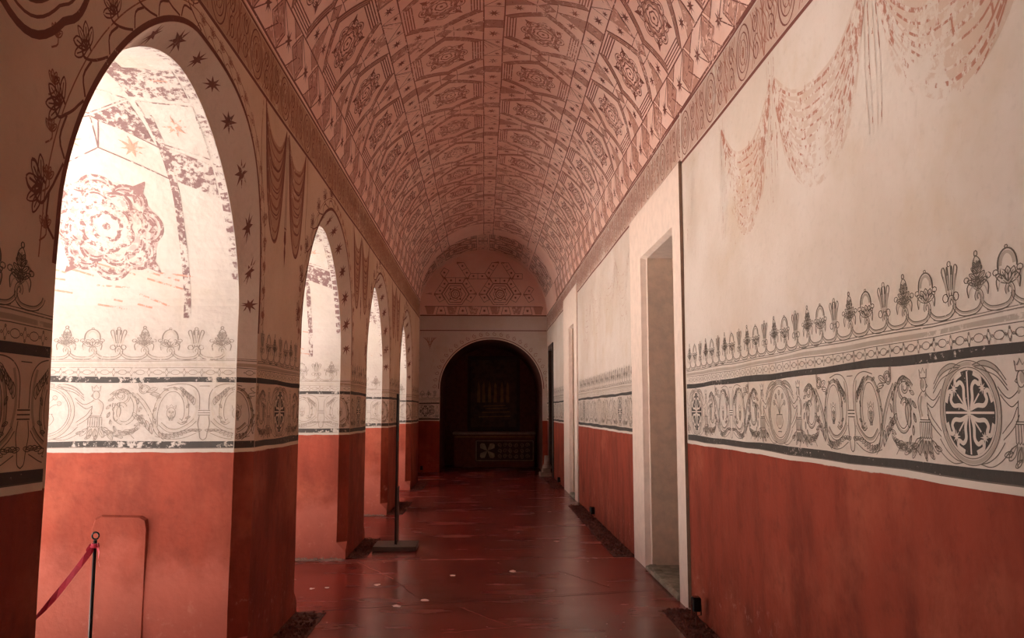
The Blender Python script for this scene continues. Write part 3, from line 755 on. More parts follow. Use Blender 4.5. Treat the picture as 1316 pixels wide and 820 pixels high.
        cell((.98, zt-.06), (1.40, zt-.12), (1.42, zt+.22), (1.08, zt+.25), 'h', LX)
        cell((.40, zt+.48), (.66, zt+.36), (1.05, zt+.55), (.85, zt+.75), 's', LR)
        cell((.06, zt+.45), (.38, zt+.50), (.42, zt+.78), (.06, zt+.74), 'h', LX)
        for _ in range(14):
            x, y = random.uniform(.1, 1.35), z0+random.uniform(-.1, .2); p.line([(x, y), (x+random.uniform(.05, .25), y+random.uniform(.01, .08))], .012, LR)

# frieze, cornice and draperies on the inner face
for k in range(K0-1, len(ARCH)):
    ya = ARCH[k][0]+ARCH[k][1] if k >= K0 else .6; yb = ARCH[k+1][0]-ARCH[k+1][1] if k+1 < len(ARCH) else YE
    mid = (ya+yb)/2 if k+1 < len(ARCH) else YE-.2
    frieze(wl, left_map, ya+.012, yb-.012, mid, 1.0, first=k)
    p = Paint(wl, left_map)
    zt = 3.72
    if k+1 < len(ARCH):
        swag(p, mid-.64, mid-.03, zt+.0, zt-.02, .20, .92, 10, .013, M['rf'], M['rw']); swag(p, mid+.03, mid+.64, zt-.02, zt, .20, .90, 10, .013, M['rf'], M['rw'])
        for q_ in (mid-.335, mid+.335): swag(p, q_-.30, q_+.30, zt-.02, zt-.02, .3, .95, 4, .010, M['r'], None)
        tassel(p, mid, zt-.05, 2.66, M['r'])
        for dx in (-.70, .70): p.line(cr([(mid+dx, zt), (mid+dx*1.03, zt-.3), (mid+dx*.97, zt-.6), (mid+dx*1.0, zt-.75)], 5), .012, M['rf'])
    # small sprigs climbing beside the jambs
    for yj, sg in ((ya+.10, 1), (yb-.10, -1)):
        z = 2.22
        while z < 3.0:
            for a in (-.8, -.3, .3, .8): leaf(p, yj, z, .05, PI/2+a, M['rf'], .006)
            p.line(cr([(yj-.03, z-.05), (yj+.01, z-.02), (yj, z+.03)], 3), .007, M['rf']); z += .17
cornice_paint(wl, left_map, -1.0, YE-.02, 3.735, 4.115, M['r'], M['rf'], M['rw'])
# cloud-like folds high on the near wall
p = Paint(wl, left_map)
for i in range(7):
    r = .50-.055*i
    P = [(2.55+r*1.0*math.cos(a), 3.36+r*.95*math.sin(a)*(1+.12*abs(math.sin(a*3.5)))) for a in np.linspace(PI*1.02, PI*1.98, 36)]
    p.line(P, .030 if i % 2 == 0 else .012, M['r'])
# the arcade side carries its warm shade in the colour: same paints over a browner ground
swap = {M['wall']: plaster('shaded_plaster', CREAM_SHADE), M['k']: ink('black_paint_shaded', CREAM_SHADE, (0.022, 0.019, 0.018), 0.93, 0.30, 40), M['g']: ink('grey_line_shaded', CREAM_SHADE, (0.05, 0.032, 0.022), 0.88, 0.30, 25),
        M['gw']: ink('grey_wash_shaded', CREAM_SHADE, (0.17, 0.12, 0.08), 0.50, 0.34, 14), M['w']: ink('lime_white_shaded', CREAM_SHADE, (0.68, 0.52, 0.38), 0.9, 0.2, 20),
        M['r']: ink('red_line_shaded', CREAM_SHADE, MAROON, 0.92, 0.28, 26), M['rf']: ink('red_fine_shaded', CREAM_SHADE, (0.24, 0.06, 0.03), 0.88, 0.36, 22), M['rw']: ink('red_wash_shaded', CREAM_SHADE, (0.34, 0.13, 0.06), 0.60, 0.38, 12)}
wl.mats = [swap.get(m, m) for m in wl.mats]
wall_left = wl.build('wall_left', kind='structure')

# ------------------------------------------------------------------ right wall with its doorways
wr = B()
DOORS = [(7.12, 8.62, 3.22, 6.83, 9.24, 3.72), (15.20, 16.10, 3.22, 14.72, 17.20, 3.90)]
D3 = (20.05, 21.15, 3.15)
def right_map(u, v):
    u = np.asarray(u, float); return np.stack([np.full_like(u, XR), u, np.asarray(v, float)], 1), np.tile([-1.0, 0, 0], (len(u), 1))
ys = [YB]
for y0, y1, zt in [(d[0], d[1], d[2]) for d in DOORS]+[D3]:
    wr.quad((XR, ys[-1], 0), (XR, y0, 0), (XR, y0, ZS), (XR, ys[-1], ZS), M['wall'])
    wr.quad((XR, y0, zt), (XR, y1, zt), (XR, y1, ZS), (XR, y0, ZS), M['wall']); ys.append(y1)
wr.quad((XR, ys[-1], 0), (XR, YEND, 0), (XR, YEND, ZS), (XR, ys[-1], ZS), M['wall'])
spans = [(0.0, 6.80), (9.26, 14.70), (17.22, 20.0), (21.3, 21.98)]
for i, (a, c) in enumerate(spans): frieze(wr, right_map, a, c, 2.82 if i == 0 else 2.82+3.69*2, 0.9225, first=i)
cornice_paint(wr, right_map, 0.0, 6.80, 3.705, 4.14, M['r'], M['rf'], M['rw'], off=.42)
cornice_paint(wr, right_map, 6.84, 21.98, 3.735, 4.14, M['r'], M['rf'], M['rw'], per=.7)
p = Paint(wr, right_map)
for a, c in ((9.3, 14.68), (17.2, 21.9)):
    pass
# worn garlands
for ua, ub in ((5.62, 4.62), (4.62, 3.38), (3.38, 2.20), (2.20, 1.0), (10.4, 9.4), (11.6, 10.4), (12.8, 11.6), (14.0, 12.8)):
    swag(p, ua, ub, 3.58, 3.56, .28, .84, 11 if ua < 6 else 6, .011 if ua < 6 else .006, M['rx'], M['rxw'] if ua < 6 else None)
    for _ in range(26):
        x = random.uniform(min(ua, ub), max(ua, ub)); z = 3.0+random.uniform(-.35, .3); p.line([(x, z), (x+random.uniform(-.03, .03), z+random.uniform(.03, .09))], .012, M['rx'])
for u in (6.45, 5.62, 4.62, 3.38, 2.2):
    for dx in (-.05, -.02, .02, .05): p.line(cr([(u+dx*1.2, 3.66), (u+dx, 3.4), (u+dx*1.4, 3.1), (u+dx*1.1, 2.80)], 5), .008, M['rx'] if dx in (-.05, .02) else M['rxw'])
for dx in (0, .05, .09): p.line(cr([(6.68-dx, 3.6), (6.60-dx, 3.3), (6.66-dx, 3.0), (6.58-dx, 2.7)], 5), .014, M['rx'])
# hairline cracks
for (y, z, n) in ((3.0, 2.9, 14), (3.9, 2.4, 10), (2.9, 3.3, 8), (2.75, 2.6, 12)):
    P = [(y, z)]
    for _ in range(n): P.append((P[-1][0]+random.uniform(-.03, .05), P[-1][1]+random.uniform(-.05, .01)))
    p.line(P, .0022, M['rxw'])
wall_right = wr.build('wall_right', kind='structure')

def doorway(idx, d, depth):
    y0, y1, zt, s0, s1, st = d; b = B(); t = .022; m = M['surround']; x = XR-t
    # plain limewashed surround, slightly proud of the wall
    b.quad((x, s0, 0), (x, y0, 0), (x, y0, st), (x, s0, st), m); b.quad((x, y1, 0), (x, s1, 0), (x, s1, st), (x, y1, st), m)
    b.quad((x, y0, zt), (x, y1, zt), (x, y1, st), (x, y0, st), m)
    for (a, c) in (((s0, 0), (s0, st)), ((s0, st), (s1, st)), ((s1, st), (s1, 0))): b.quad((x, a[0], a[1]), (x, c[0], c[1]), (XR+.002, c[0], c[1]), (XR+.002, a[0], a[1]), m)
    # rounded inner frame, then the deep tan reveal
    xi = XR+.035
    for (a, c, e, f_) in (((y0, 0), (y0, zt), (y0+.02, 0), (y0+.02, zt-.02)), ((y0, zt), (y1, zt), (y0+.02, zt-.02), (y1-.02, zt-.02)), ((y1, zt), (y1, 0), (y1-.02, zt-.02), (y1-.02, 0))):
        b.quad((x, *a), (x, *c), (xi, *f_), (xi, *e), m)
    xd = XR+depth; n0, n1, nt = y0+.02, y1-.02, zt-.02
    yj = n1-.06
    b.quad((xi, n1, 0), (xi, n1, nt), (xi, yj, nt-.0), (xi, yj, 0), m)
    b.quad((xi, n0, 0), (xd, n0, 0), (xd, n0, nt), (xi, n0, nt), M['jamb']); b.quad((xi, yj, 0), (xd, yj, 0), (xd, yj, nt), (xi, yj, nt), M['jamb'])
    b.quad((xi, n0, nt), (xi, n1, nt), (xd, n1, nt), (xd, n0, nt), m)
    if idx == 1:      # wavy brown strip: gap shadow painted where the wall plaster stops beside the surround
        zz = np.linspace(.02, st, 40); w = .020+.012*np.sin(zz*2.2+.8)
        A = np.stack([np.full(40, XR-.024), s0-.004+0*zz, zz], 1); C = np.stack([np.full(40, XR-.0025), s0-w, zz], 1); b.strip(A, C, M['gap'])
    o = b.build('trim_%d' % idx, kind='structure')
    # wooden leaf at the back of the embrasure
    q = B(); xm = XR+depth+.03; q.box((xm, (n0+yj)/2, nt/2), (.06, yj-n0, nt), M['wood'])
    for zc, hh in ((.62, .85), (1.72, .95), (2.72, .75)):
        for yy in ((n0*3+yj)/4, (n0+yj*3)/4): q.box((xm-.035, yy, zc), (.02, (yj-n0)*.36, hh), M['wood'], bev=.008)
    dr = q.build('door_%d' % idx, kind='structure')
    s = B(); s.box((XR+depth/2-.02, (n0+yj)/2, .022), (depth+.04, yj-n0, .044), M['sill'], bev=.012)
    for kk in range(4): s.box((XR+.02+random.uniform(-.01, .01), n0+(yj-n0)*(kk+.5)/4, .030), (.09, (yj-n0)/4-.012, .05), M['sill'], rz=random.uniform(-.03, .03), bev=.014)
    s.build('trim_%d' % (idx+4), kind='structure')
for i, d in enumerate(DOORS): doorway(i+1, d, .62)
# far dark doorway: timber frame, open dark leaf
b = B(); y0, y1, zt = D3
b.box((XR+.02, y0-.05, zt/2), (.10, .12, zt), M['wood'], bev=.01); b.box((XR+.02, y1+.05, zt/2), (.10, .12, zt), M['wood'], bev=.01); b.box((XR+.02, (y0+y1)/2, zt+.05), (.10, y1-y0+.22, .12), M['wood'], bev=.01)
b.quad((XR, y0, 0), (XR+.5, y0, 0), (XR+.5, y0, zt), (XR, y0, zt), M['jamb']); b.quad((XR, y1, 0), (XR+.5, y1, 0), (XR+.5, y1, zt), (XR, y1, zt), M['jamb']); b.quad((XR, y0, zt), (XR, y1, zt), (XR+.5, y1, zt), (XR+.5, y0, zt), M['jamb'])
b.build('trim_3', kind='structure')
q = B(); q.box((XR+.53, (y0+y1)/2, zt/2), (.06, y1-y0, zt), M['wood'])
for zc in (.6, 1.6, 2.55): q.box((XR+.49, (y0+y1)/2, zc), (.03, (y1-y0)*.7, .75), M['wood'], bev=.01)
q.build('door_3', kind='structure')

# ------------------------------------------------------------------ vault
cv = B(); TH = np.linspace(-PI/2, PI/2, 65)
def vring(y, cx=CX, r=RV, zs=ZS): return np.stack([cx+r*np.sin(TH), np.full(65, y), zs+r*np.cos(TH)], 1)
for ya, yb in zip(np.linspace(YB, YE, 14)[:-1], np.linspace(YB, YE, 14)[1:]): cv.strip(vring(ya), vring(yb), M['vault'])
R2, CX2 = 1.72, -.04
cv.strip(vring(YE), vring(YE, CX2, R2), M['vault']); cv.strip(vring(YE, CX2, R2), vring(YEND, CX2, R2), M['vault'])
def vmap(s, y):
    a = np.asarray(s, float)/RV; y = np.asarray(y, float)
    return np.stack([CX+RV*np.sin(a), y, ZS+RV*np.cos(a)], 1), np.stack([-np.sin(a), np.zeros_like(a), -np.cos(a)], 1)
vp = Paint(cv, vmap)
PER = 1.18; HA, HB, HC = .435, .25, .50
def scrollbox(p, q, m, w=.006):
    q = [np.array(x, float) for x in q]; c = sum(q)/len(q)
    p.outline([c+(x-c)*.80 for x in q], w, m, 3)
    d = (q[1]-q[0])*.30; e = (q[-1]-q[0])*.22
    for sg in (-1, 1): p.line(cr([c-d*sg, c-d*.5*sg+e*sg, c, c+d*.2*sg-e*.6, c-d*.1], 4), w, m)
def hexcell(sc, yc, faint=False):
    m, mf, mw = M['m'], M['mf'], M['mw']
    if faint: m = mf
    flip = 1
    V = [(sc-HA, yc-HB), (sc, yc-HC), (sc+HA, yc-HB), (sc+HA, yc+HB), (sc, yc+HC), (sc-HA, yc+HB)]
    vp.outline(V, .012, m)
    # hatched band along the four raking sides, triple lines along the two flat sides
    for a, b_ in ((V[0], V[1]), (V[1], V[2]), (V[3], V[4]), (V[4], V[5])):
        A, C = np.array(a), np.array(b_); c = np.array((sc, yc)); ia = A+(c-A)*.17; ic = C+(c-C)*.17
        vp.hatch((A, C, ic, ia), 3, .009, m); vp.grid((A, C, ic, ia), mw, 1, 5, 1)
        vp.line(subdiv(np.array([ia, ic]), .12), .007, m)
    for sg in (-1, 1):
        for kx in (.035, .065, .095, .125): vp.line([(sc+sg*(HA-kx), yc-HB+kx*.2), (sc+sg*(HA-kx), yc+HB-kx*.2)], .013, m)
    q = vp.at(lambda P: np.stack([sc+P[:, 0]*.94, yc+P[:, 1]], 1)); rosette(q, .285, m, mw, .012)
    # star lozenges, hatched wedges and the bow-tie between neighbours
    for sg in (-1, 1):
        mid = yc+HC+(PER/2-HC)
        for top in (1, -1):
            f_ = lambda u: yc+top*(HC-(HC-HB)*abs(u)/HA)
            u1, u2 = sg*HA*.24, sg*HA; ym = yc+top*PER/2
            Q = [(sc+u1, f_(u1)), (sc+u2, f_(u2)), (sc+u2, f_(u2)+top*.215), (sc+u1*1.05, ym)]
            vp.outline(Q, .008, m); vp.star((sc+sg*HA*.66, f_(sg*HA*.66)+top*.115), .070, m, rot=random.uniform(0, .6))
            T = [(sc+u2, f_(u2)+top*.215), (sc+u2, ym), (sc+u1*1.3, ym)]
            vp.fill(T, mw, 1); vp.outline(T, .007, m)
            a0, b0, c0_ = [np.array(x) for x in T]
            for tt in (.25, .5, .75): vp.line([a0+(c0_-a0)*tt, b0+(c0_-b0)*tt], .007, mf)
    for top in (1, -1):
        Q = [(sc-HA*.24, yc+top*PER/2), (sc, yc+top*HC), (sc+HA*.24, yc+top*PER/2)]; vp.fill(Q, mw, 1)
        for kx in (-.06, -.02, .02, .06): vp.line([(sc, yc+top*HC), (sc+kx*1.5, yc+top*PER/2)], .007, m)
def stripcells(s0, s1, y0, half=False, faint=False):
    m = M['mf'] if faint else M['m']; mid = (s0+s1)/2; w = s1-s0
    seq = (('h', .17), ('s', .30), ('t', .41), ('s', .30)); y = y0
    for kd, L in seq:
        Q = [(s0, y), (s1, y), (s1, y+L), (s0, y+L)]
        if kd == 'h': vp.outline(Q, .009, m); vp.grid(Q, M['mw'], 1, 2, 2); scrollbox(vp, Q, m)
        elif kd == 's': vp.outline(Q, .008, m); vp.star((mid, y+L/2), min(.075, w*.34), m, rot=random.uniform(0, .6))
        else:
            vp.line([(s0, y), (s1, y+L*.5)], .009, m); vp.line([(s1, y+L*.5), (s0, y+L)], .009, m)
            vp.hatch([(s0, y), (s1, y+L*.5), (s0, y+L*.5), (s0, y+L*.25)], 3, .006, M['mf'], k=2)
            vp.star((s0+w*.72, y+L*.14), .045, m); vp.star((s0+w*.72, y+L*.88), .045, m)
        y += L
ky = range(-1, 16)
for j in ky:
    for sc, y0 in ((.545, 8.50), (1.635, 7.91), (-.545, 7.91), (-1.635, 8.50)):
        yc = y0-6*PER+j*PER
        if yc-.6 < 2.0 or yc+.6 > YE: continue
        hexcell(sc, yc, abs(sc) < 1 and yc > 6)
    yb_ = 7.91-6*PER+j*PER+.45
    if yb_ > 2.0 and yb_+PER < YE:
        stripcells(-.11, .11, yb_, faint=True); stripcells(.98, 1.20, yb_-.59); stripcells(-1.20, -.98, yb_)
        for sg in (-1, 1):      # outer half strip above the springing
            for q4 in range(4):
                yq = yb_+q4*PER/4+(.15 if sg > 0 else 0); sc = 2.265*sg; hs, hv = .195, PER/8
                Q = [(sc-hs, yq), (sc, yq-hv*1.25), (sc+hs, yq), (sc, yq+hv*1.25)]
                if q4 % 2: vp.outline(Q, .010, M['m']); vp.grid(Q, M['mw'], 1, 3, 3); scrollbox(vp, Q, M['m'], .009)
                else: vp.star((sc, yq), .088, M['m'], rot=.3)
                for e_ in (-1, 1):
                    vp.line([(sc+e_*hs, yq), (sc, yq+hv*2)], .009, M['m'])
                    T = [(sc+e_*hs, yq+hv*.25), (sc+e_*hs, yq+hv*1.75), (sc+e_*hs*.45, yq+hv)]
                    if q4 % 2 == 0: vp.fill(T, M['mw'], 1); vp.line([T[0], T[2], T[1]], .008, M['mf'])
for s0 in (-2.07, -1.2, -.98, -.11, .11, .98, 1.2, 2.07, -2.47, 2.47):
    uu = np.linspace(2.0, YE-.02, 90); w = .013 if abs(s0) < 2.2 else .028
    A, N = vmap(np.full(90, s0-w/2)+.004*np.sin(uu*4), uu); B2, _ = vmap(np.full(90, s0+w/2)+.004*np.sin(uu*4), uu); cv.strip(A+N*LIFT*4, B2+N*LIFT*4, M['m'])
def vmap2(s, y):
    a = np.asarray(s, float)/R2; y = np.asarray(y, float)
    return np.stack([CX2+R2*np.sin(a), y, ZS+R2*np.cos(a)], 1), np.stack([-np.sin(a), np.zeros_like(a), -np.cos(a)], 1)
vp = Paint(cv, vmap2)
for j in (0, 1):
    for sc in (.60, 1.80, -.60, -1.80): hexcell(sc, 19.85+PER*j)
    stripcells(-.11, .11, 19.3+PER*j-.1); stripcells(1.06, 1.28, 19.3+PER*j-.1); stripcells(-1.28, -1.06, 19.3+PER*j-.1)
ceiling = cv.build('ceiling', kind='structure', smooth=True)

# ------------------------------------------------------------------ end wall, arched passage, chapel
ew = B(); ACX, AR_, ASP, AAP = .19, 1.36, 2.18, 3.50
ea = []
for i in range(12): ea.append((ACX-AR_, ASP*i/12))
for i in range(41):
    a = PI*(1-i/40); ea.append((ACX+AR_*math.cos(a), ASP+(AAP-ASP)*math.sin(a)))
for i in range(11, -1, -1): ea.append((ACX+AR_, ASP*i/12))
ea = np.array(ea); YC = 25.0
def Y3(P, y): return np.stack([P[:, 0], np.full(len(P), y), P[:, 1]], 1)
top = ea[12:53]; ew.strip(Y3(top, YEND), np.stack([top[:, 0], np.full(41, YEND), np.full(41, ZS)], 1), M['lunette'])
ew.quad((-1.76, YEND, 0), (ACX-AR_, YEND, 0), (ACX-AR_, YEND, ZS), (-1.76, YEND, ZS), M['lunette']); ew.quad((ACX+AR_, YEND, 0), (XR, YEND, 0), (XR, YEND, ZS), (ACX+AR_, YEND, ZS), M['lunette'])
ew.poly([tuple(v) for v in vring(YEND, CX2, R2)], M['vault'])
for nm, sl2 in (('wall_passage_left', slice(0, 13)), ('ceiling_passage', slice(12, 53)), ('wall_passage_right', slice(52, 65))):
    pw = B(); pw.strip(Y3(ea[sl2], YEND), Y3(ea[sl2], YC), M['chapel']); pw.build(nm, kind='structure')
def emap(u, v):
    u = np.asarray(u, float); return np.stack([u, np.full_like(u, YEND), np.asarray(v, float)], 1), np.tile([0., -1., 0], (len(u), 1))
frieze(ew, emap, -1.72, ACX-AR_-.01, -1.55, 1.0, first=0)
p = Paint(ew, emap)
# bold black and white foliage in the short band
for x in (-1.58, -1.38): p.band(scroll_spiral(x, 1.60, .12, .02, 1, 1.3), .03, M['k'], M['gw'], .012)
for z, w in ((4.14, .03), (3.735, .022)): p.line([(-1.72, z), (1.67, z)], w, M['r'])
for t in np.linspace(.05, PI-.05, 26):
    q = p.at(lambda P, t=t: np.stack([ACX+(AR_+.14)*math.cos(t)+P[:, 0], ASP+(AAP-ASP+.14)*math.sin(t)+P[:, 1]], 1))
    q.line(scroll_spiral(0, 0, .06, .012, t, 1.2, 14), .012, M['rf'])
p.line(np.stack([ACX+(AR_+.04)*np.cos(np.linspace(0, PI, 40)), ASP+(AAP-ASP+.04)*np.sin(np.linspace(0, PI, 40))], 1), .02, M['r'])
for k in range(4): p.line(cr([(-1.62+.05*k, 3.55), (-1.45, 3.42-.06*k), (-1.28-.04*k, 3.55)], 4), .012, M['rf'])
for k in range(9): p.line([(-1.62+random.uniform(0, .4), 3.0+random.uniform(-.5, .3)), (-1.45+random.uniform(-.1, .2), 3.02+random.uniform(-.5, .3))], .010, M['rxw'])
# lunette: hexagons with rosettes between star lozenges
def lstar(x, z, r=.055):
    p.star((x, z), r, M['m'])
for i, x in enumerate(np.arange(-1.45, 1.5, .29)):
    sl_ = .06*(1 if i % 2 else -1); Q = [(x-.13, 4.17), (x+.13, 4.17), (x+.07, 4.38), (x-.07, 4.38)]
    if i % 2: p.outline(Q, .012, M['m']); lstar(x, 4.27)
    else: p.grid([(x-.08, 4.17), (x+.08, 4.17), (x+.14, 4.38), (x-.14, 4.38)], M['mw'], 1, 1, 1)
p.line([(-1.6, 4.385), (1.55, 4.385)], .014, M['m'])
inlun = lambda Q: all((x-CX2)**2+(z-ZS)**2 < (R2-.05)**2 and z > 4.39 for x, z in Q)
for hz, xs in ((4.72, (-.78, .42)), (5.58, (-.18,)), (4.72, (-1.98, 1.62)), (5.58, (-1.38, 1.02))):
    for hx in xs:
        q = p.at(lambda P, hx=hx, hz=hz: np.stack([P[:, 0]+hx, P[:, 1]+hz], 1))
        hexq = [(hx+.36*math.cos(a), hz+.32*math.sin(a)) for a in np.arange(0, 2*PI-.01, PI/3)]
        if inlun([hexq[0], hexq[3], hexq[1]]) or hx in (-.78, .42):
            for s_ in (.36, .29): q.outline([(s_*math.cos(a), s_*.9*math.sin(a)) for a in np.arange(0, 2*PI-.01, PI/3)], .014, M['m'])
            rosette(q, .20, M['m'], M['mw'], .012, False, True)
        for i6 in range(6):       # two star lozenges against each side, a dark wedge at each corner
            a0, a1 = i6*PI/3, (i6+1)*PI/3
            A, C = np.array([math.cos(a0), .9*math.sin(a0)])*.38, np.array([math.cos(a1), .9*math.sin(a1)])*.38
            Q = [A, C, C*1.50, A*1.50]; Q = [(x+hx, z+hz) for x, z in Q]
            m_ = [((Q[0][n_]+Q[1][n_])/2, (Q[3][n_]+Q[2][n_])/2) for n_ in (0, 1)]
            L1 = [Q[0], (m_[0][0], m_[1][0]), (m_[0][1], m_[1][1]), Q[3]]; L2 = [(m_[0][0], m_[1][0]), Q[1], Q[2], (m_[0][1], m_[1][1])]
            for L_ in (L1, L2):
                if inlun(L_): p.outline(L_, .010, M['m']); lstar(sum(x for x, z in L_)/4, sum(z for x, z in L_)/4, .045)
            W_ = [(hx+A[0]*1.0, hz+A[1]*1.0), (hx+A[0]*1.5+.05*A[1], hz+A[1]*1.5-.05*A[0]), (hx+A[0]*1.5-.12*A[1], hz+A[1]*1.5+.12*A[0])]
            if inlun(W_): p.fill(W_, M['mw'], 2)
ew.build('wall_far', kind='structure')
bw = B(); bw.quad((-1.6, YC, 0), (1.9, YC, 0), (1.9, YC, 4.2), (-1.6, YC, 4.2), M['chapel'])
def bmap(u, v):
    u = np.asarray(u, float); return np.stack([u, np.full_like(u, YC), np.asarray(v, float)], 1), np.tile([0., -1., 0], (len(u), 1))
bw.build('wall_back', kind='structure')
nb = B(); nb.quad((XO-.2, YB, 0), (XR, YB, 0), (XR, YB, ZS), (XO-.2, YB, ZS), M['wall']); nb.poly([tuple(v) for v in vring(YB)], M['vault'])
nb.build('wall_near', kind='structure')

# ------------------------------------------------------------------ floor
fb = B(); fb.quad((XO, YB, 0), (XR+.55, YB, 0), (XR+.55, YC, 0), (XO, YC, 0), M['floor'])
def fmap(u, v):
    u = np.asarray(u, float); return np.stack([u, np.asarray(v, float), np.zeros_like(u)], 1), np.tile([0., 0, 1.], (len(u), 1))
p = Paint(fb, fmap)
def crack(x0, y0, x1, y1, w, m, j=.03, n=40):
    t = np.linspace(0, 1, n); P = np.stack([x0+(x1-x0)*t, y0+(y1-y0)*t], 1); P[1:-1, 1] += np.cumsum(RNG.normal(0, j/8, n-2))*.5; P[1:-1] += RNG.normal(0, j/14, (n-2, 2))
    p.line(P, w, m, 1)
crack(-1.50, 6.86, 1.66, 7.62, .012, M['joint']); crack(-1.3, 7.0, 1.66, 7.64, .006, M['joint'], .01)
crack(-1.95, 9.10, 1.66, 9.26, .010, M['scratch']); crack(-1.9, 8.96, -.2, 9.2, .010, M['scratch'])
for y in (10.9, 13.4, 16.6, 14.3): crack(-1.4, y, 1.44, y+random.uniform(-.1, .2), .008, M['scratch'], .03)
crack(-1.36, 9.1, -.86, 8.15, .008, M['scratch'], .08, 22); crack(-.86, 8.15, -.5, 7.2, .004, M['joint'], .08, 22)
crack(.75, 8.5, 1.15, 7.7, .006, M['joint'], .08, 18); crack(-.3, 6.2, .6, 6.5, .005, M['scratch'], .06, 18); crack(-.2, 7.0, .2, 6.4, .004, M['scratch'], .06, 18)
for x, y in ((-1.55, 7.75), (-1.42, 7.78), (-.98, 7.9), (-.5, 7.25), (.30, 8.5), (.46, 11.1), (.76, 13.2), (1.05, 13.4), (.3, 17.0), (-.72, 7.05), (.1, 13.9), (-.3, 8.3), (.9, 10.4)):
    r = random.uniform(.02, .045); p.fill([(x+r*random.uniform(.5, 1.3)*math.cos(a), y+r*1.2*random.uniform(.5, 1.3)*math.sin(a)) for a in np.linspace(0, 2*PI, 9)[:-1]], M['chip'], 1)
for _ in range(90):
    x, y = random.uniform(-1.3, 1.4), random.uniform(5.6, 15); r = random.uniform(.004, .010)
    p.fill([(x+r*random.uniform(.5, 1.3)*math.cos(a), y+r*random.uniform(.5, 1.3)*math.sin(a)) for a in np.linspace(0, 2*PI, 6)[:-1]], M['chip'] if random.random() < .5 else M['scratch'], 1)
fb.build('floor', kind='structure')
gb = B(); gb.quad((-60, -50, -.03), (XO, -50, -.03), (XO, 80, -.03), (-60, 80, -.03), M['patio']); gb.build('ground', kind='structure')
# roof slab over the arcade's outer thickness keeps the daylight out of the masonry
rb = B(); rb.quad((XO, YB, 6.6), (XR+1.2, YB, 6.6), (XR+1.2, YC+1, 6.6), (XO, YC+1, 6.6), M['facade'])
rb.quad((XR+1.2, YB, 0), (XR+1.2, YC+1, 0), (XR+1.2, YC+1, 6.6), (XR+1.2, YB, 6.6), M['facade']); rb.quad((XO, YC+1, 0), (XR+1.2, YC+1, 0), (XR+1.2, YC+1, 6.6), (XO, YC+1, 6.6), M['facade'])
rb.quad((XO, YB-.05, 0), (XR+1.2, YB-.05, 0), (XR+1.2, YB-.05, 6.6), (XO, YB-.05, 6.6), M['facade'])
rb.build('roof', kind='structure')

# ------------------------------------------------------------------ gravel beds
def gravel(x0, x1, y0, y1, m, label, size=.011, dens=900, h=.018, name='gravel_bed'):
    b = B(); n = int((x1-x0)*(y1-y0)*dens)+30
    b.quad((x0, y0, .003), (x1, y0, .003), (x1, y1, .003), (x0, y1, .003), m)
    base = np.array([(1, 0, 0), (-1, 0, 0), (0, 1, 0), (0, -1, 0), (0, 0, .8), (0, 0, -.8)], float)
    fs = [(0, 2, 4), (2, 1, 4), (1, 3, 4), (3, 0, 4), (2, 0, 5), (1, 2, 5), (3, 1, 5), (0, 3, 5)]
    for _ in range(n):
        s_ = size*random.uniform(.6, 1.5); a = random.uniform(0, PI); c, s2 = math.cos(a), math.sin(a)
        V = base*RNG.uniform(.65, 1.2, (6, 3))*s_; V = np.stack([V[:, 0]*c-V[:, 1]*s2, V[:, 0]*s2+V[:, 1]*c, V[:, 2]], 1)
        V += (random.uniform(x0+.012, x1-.012), random.uniform(y0+.012, y1-.012), random.uniform(.006, h)); b.add(V, fs, m)
    o = b.build(name); tag(o, label, 'gravel', kind='stuff'); return o
gravel(1.44, 1.675, 5.2, 6.84, M['scoria'], 'dark red gravel bed along the right wall nearest the viewer')
gravel(1.43, 1.675, 9.27, 14.2, M['scoria'], 'long dark red gravel bed between the two pale doorways', .012, 700)
gravel(1.43, 1.675, 17.25, 20.0, M['scoria'], 'dark red gravel bed beyond the farther pale doorway', .014, 500)
for k, lab in ((2, 'dark gravel bed at the foot of the nearest pier'), (3, 'dark gravel bed at the foot of the second pier, beside the metal stand'), (4, 'dark gravel bed at the foot of the third pier'), (5, 'dark gravel bed at the foot of the farthest pier')):
    ya = ARCH[k][0]+ARCH[k][1]-.06; yb = ARCH[k+1][0]-ARCH[k+1][1]+.05 if k < 5 else YE
    gravel(XL+.005, XL+(.25 if k != 3 else .215), ya, yb, M['scoria'], lab, .012, 700)
for k, lab in ((3, 'narrow pale gravel strip before the lit face of the second pier'), (4, 'narrow pale gravel strip before the lit face of the third pier')):
    ya = ARCH[k][0]+ARCH[k][1]-CH
    gravel(XO+.1, XL-.01, ya-.13, ya-.005, M['pale_gravel'], lab, .010, 1400)

# ------------------------------------------------------------------ small objects
def ring(c, R, r, m, b, axis='y', n=18):
    P = []
    for i in range(n+1):
        a = 2*PI*i/n; P.append((c[0]+R*math.cos(a), c[1], c[2]+R*math.sin(a)) if axis == 'y' else (c[0]+R*math.cos(a), c[1]+R*math.sin(a), c[2]))
    b.tube(P, r, m, 7, False)
def barrier_post(x, y, zt, label):
    t = thing('barrier_post', label, 'post', (x, y, 0))
    b = B(); b.tube([(0, 0, .012), (0, 0, zt-.03)], .0085, M['black'], 12); b.build('pole', t, smooth=True)
    b = B(); b.tube([(0, 0, 0), (0, 0, .008), (0, 0, .016), (0, 0, .03)], [.13, .13, .11, .02], M['black'], 28); b.build('base', t)
    b = B(); ring((0, 0, zt-.008), .017, .0045, M['black'], b); b.build('ring', t, smooth=True)
    return t
PX, PY, PZ = -1.945, 4.30, .985
barrier_post(PX, PY, PZ, 'thin black barrier post with a ring top inside the nearest lit arch')
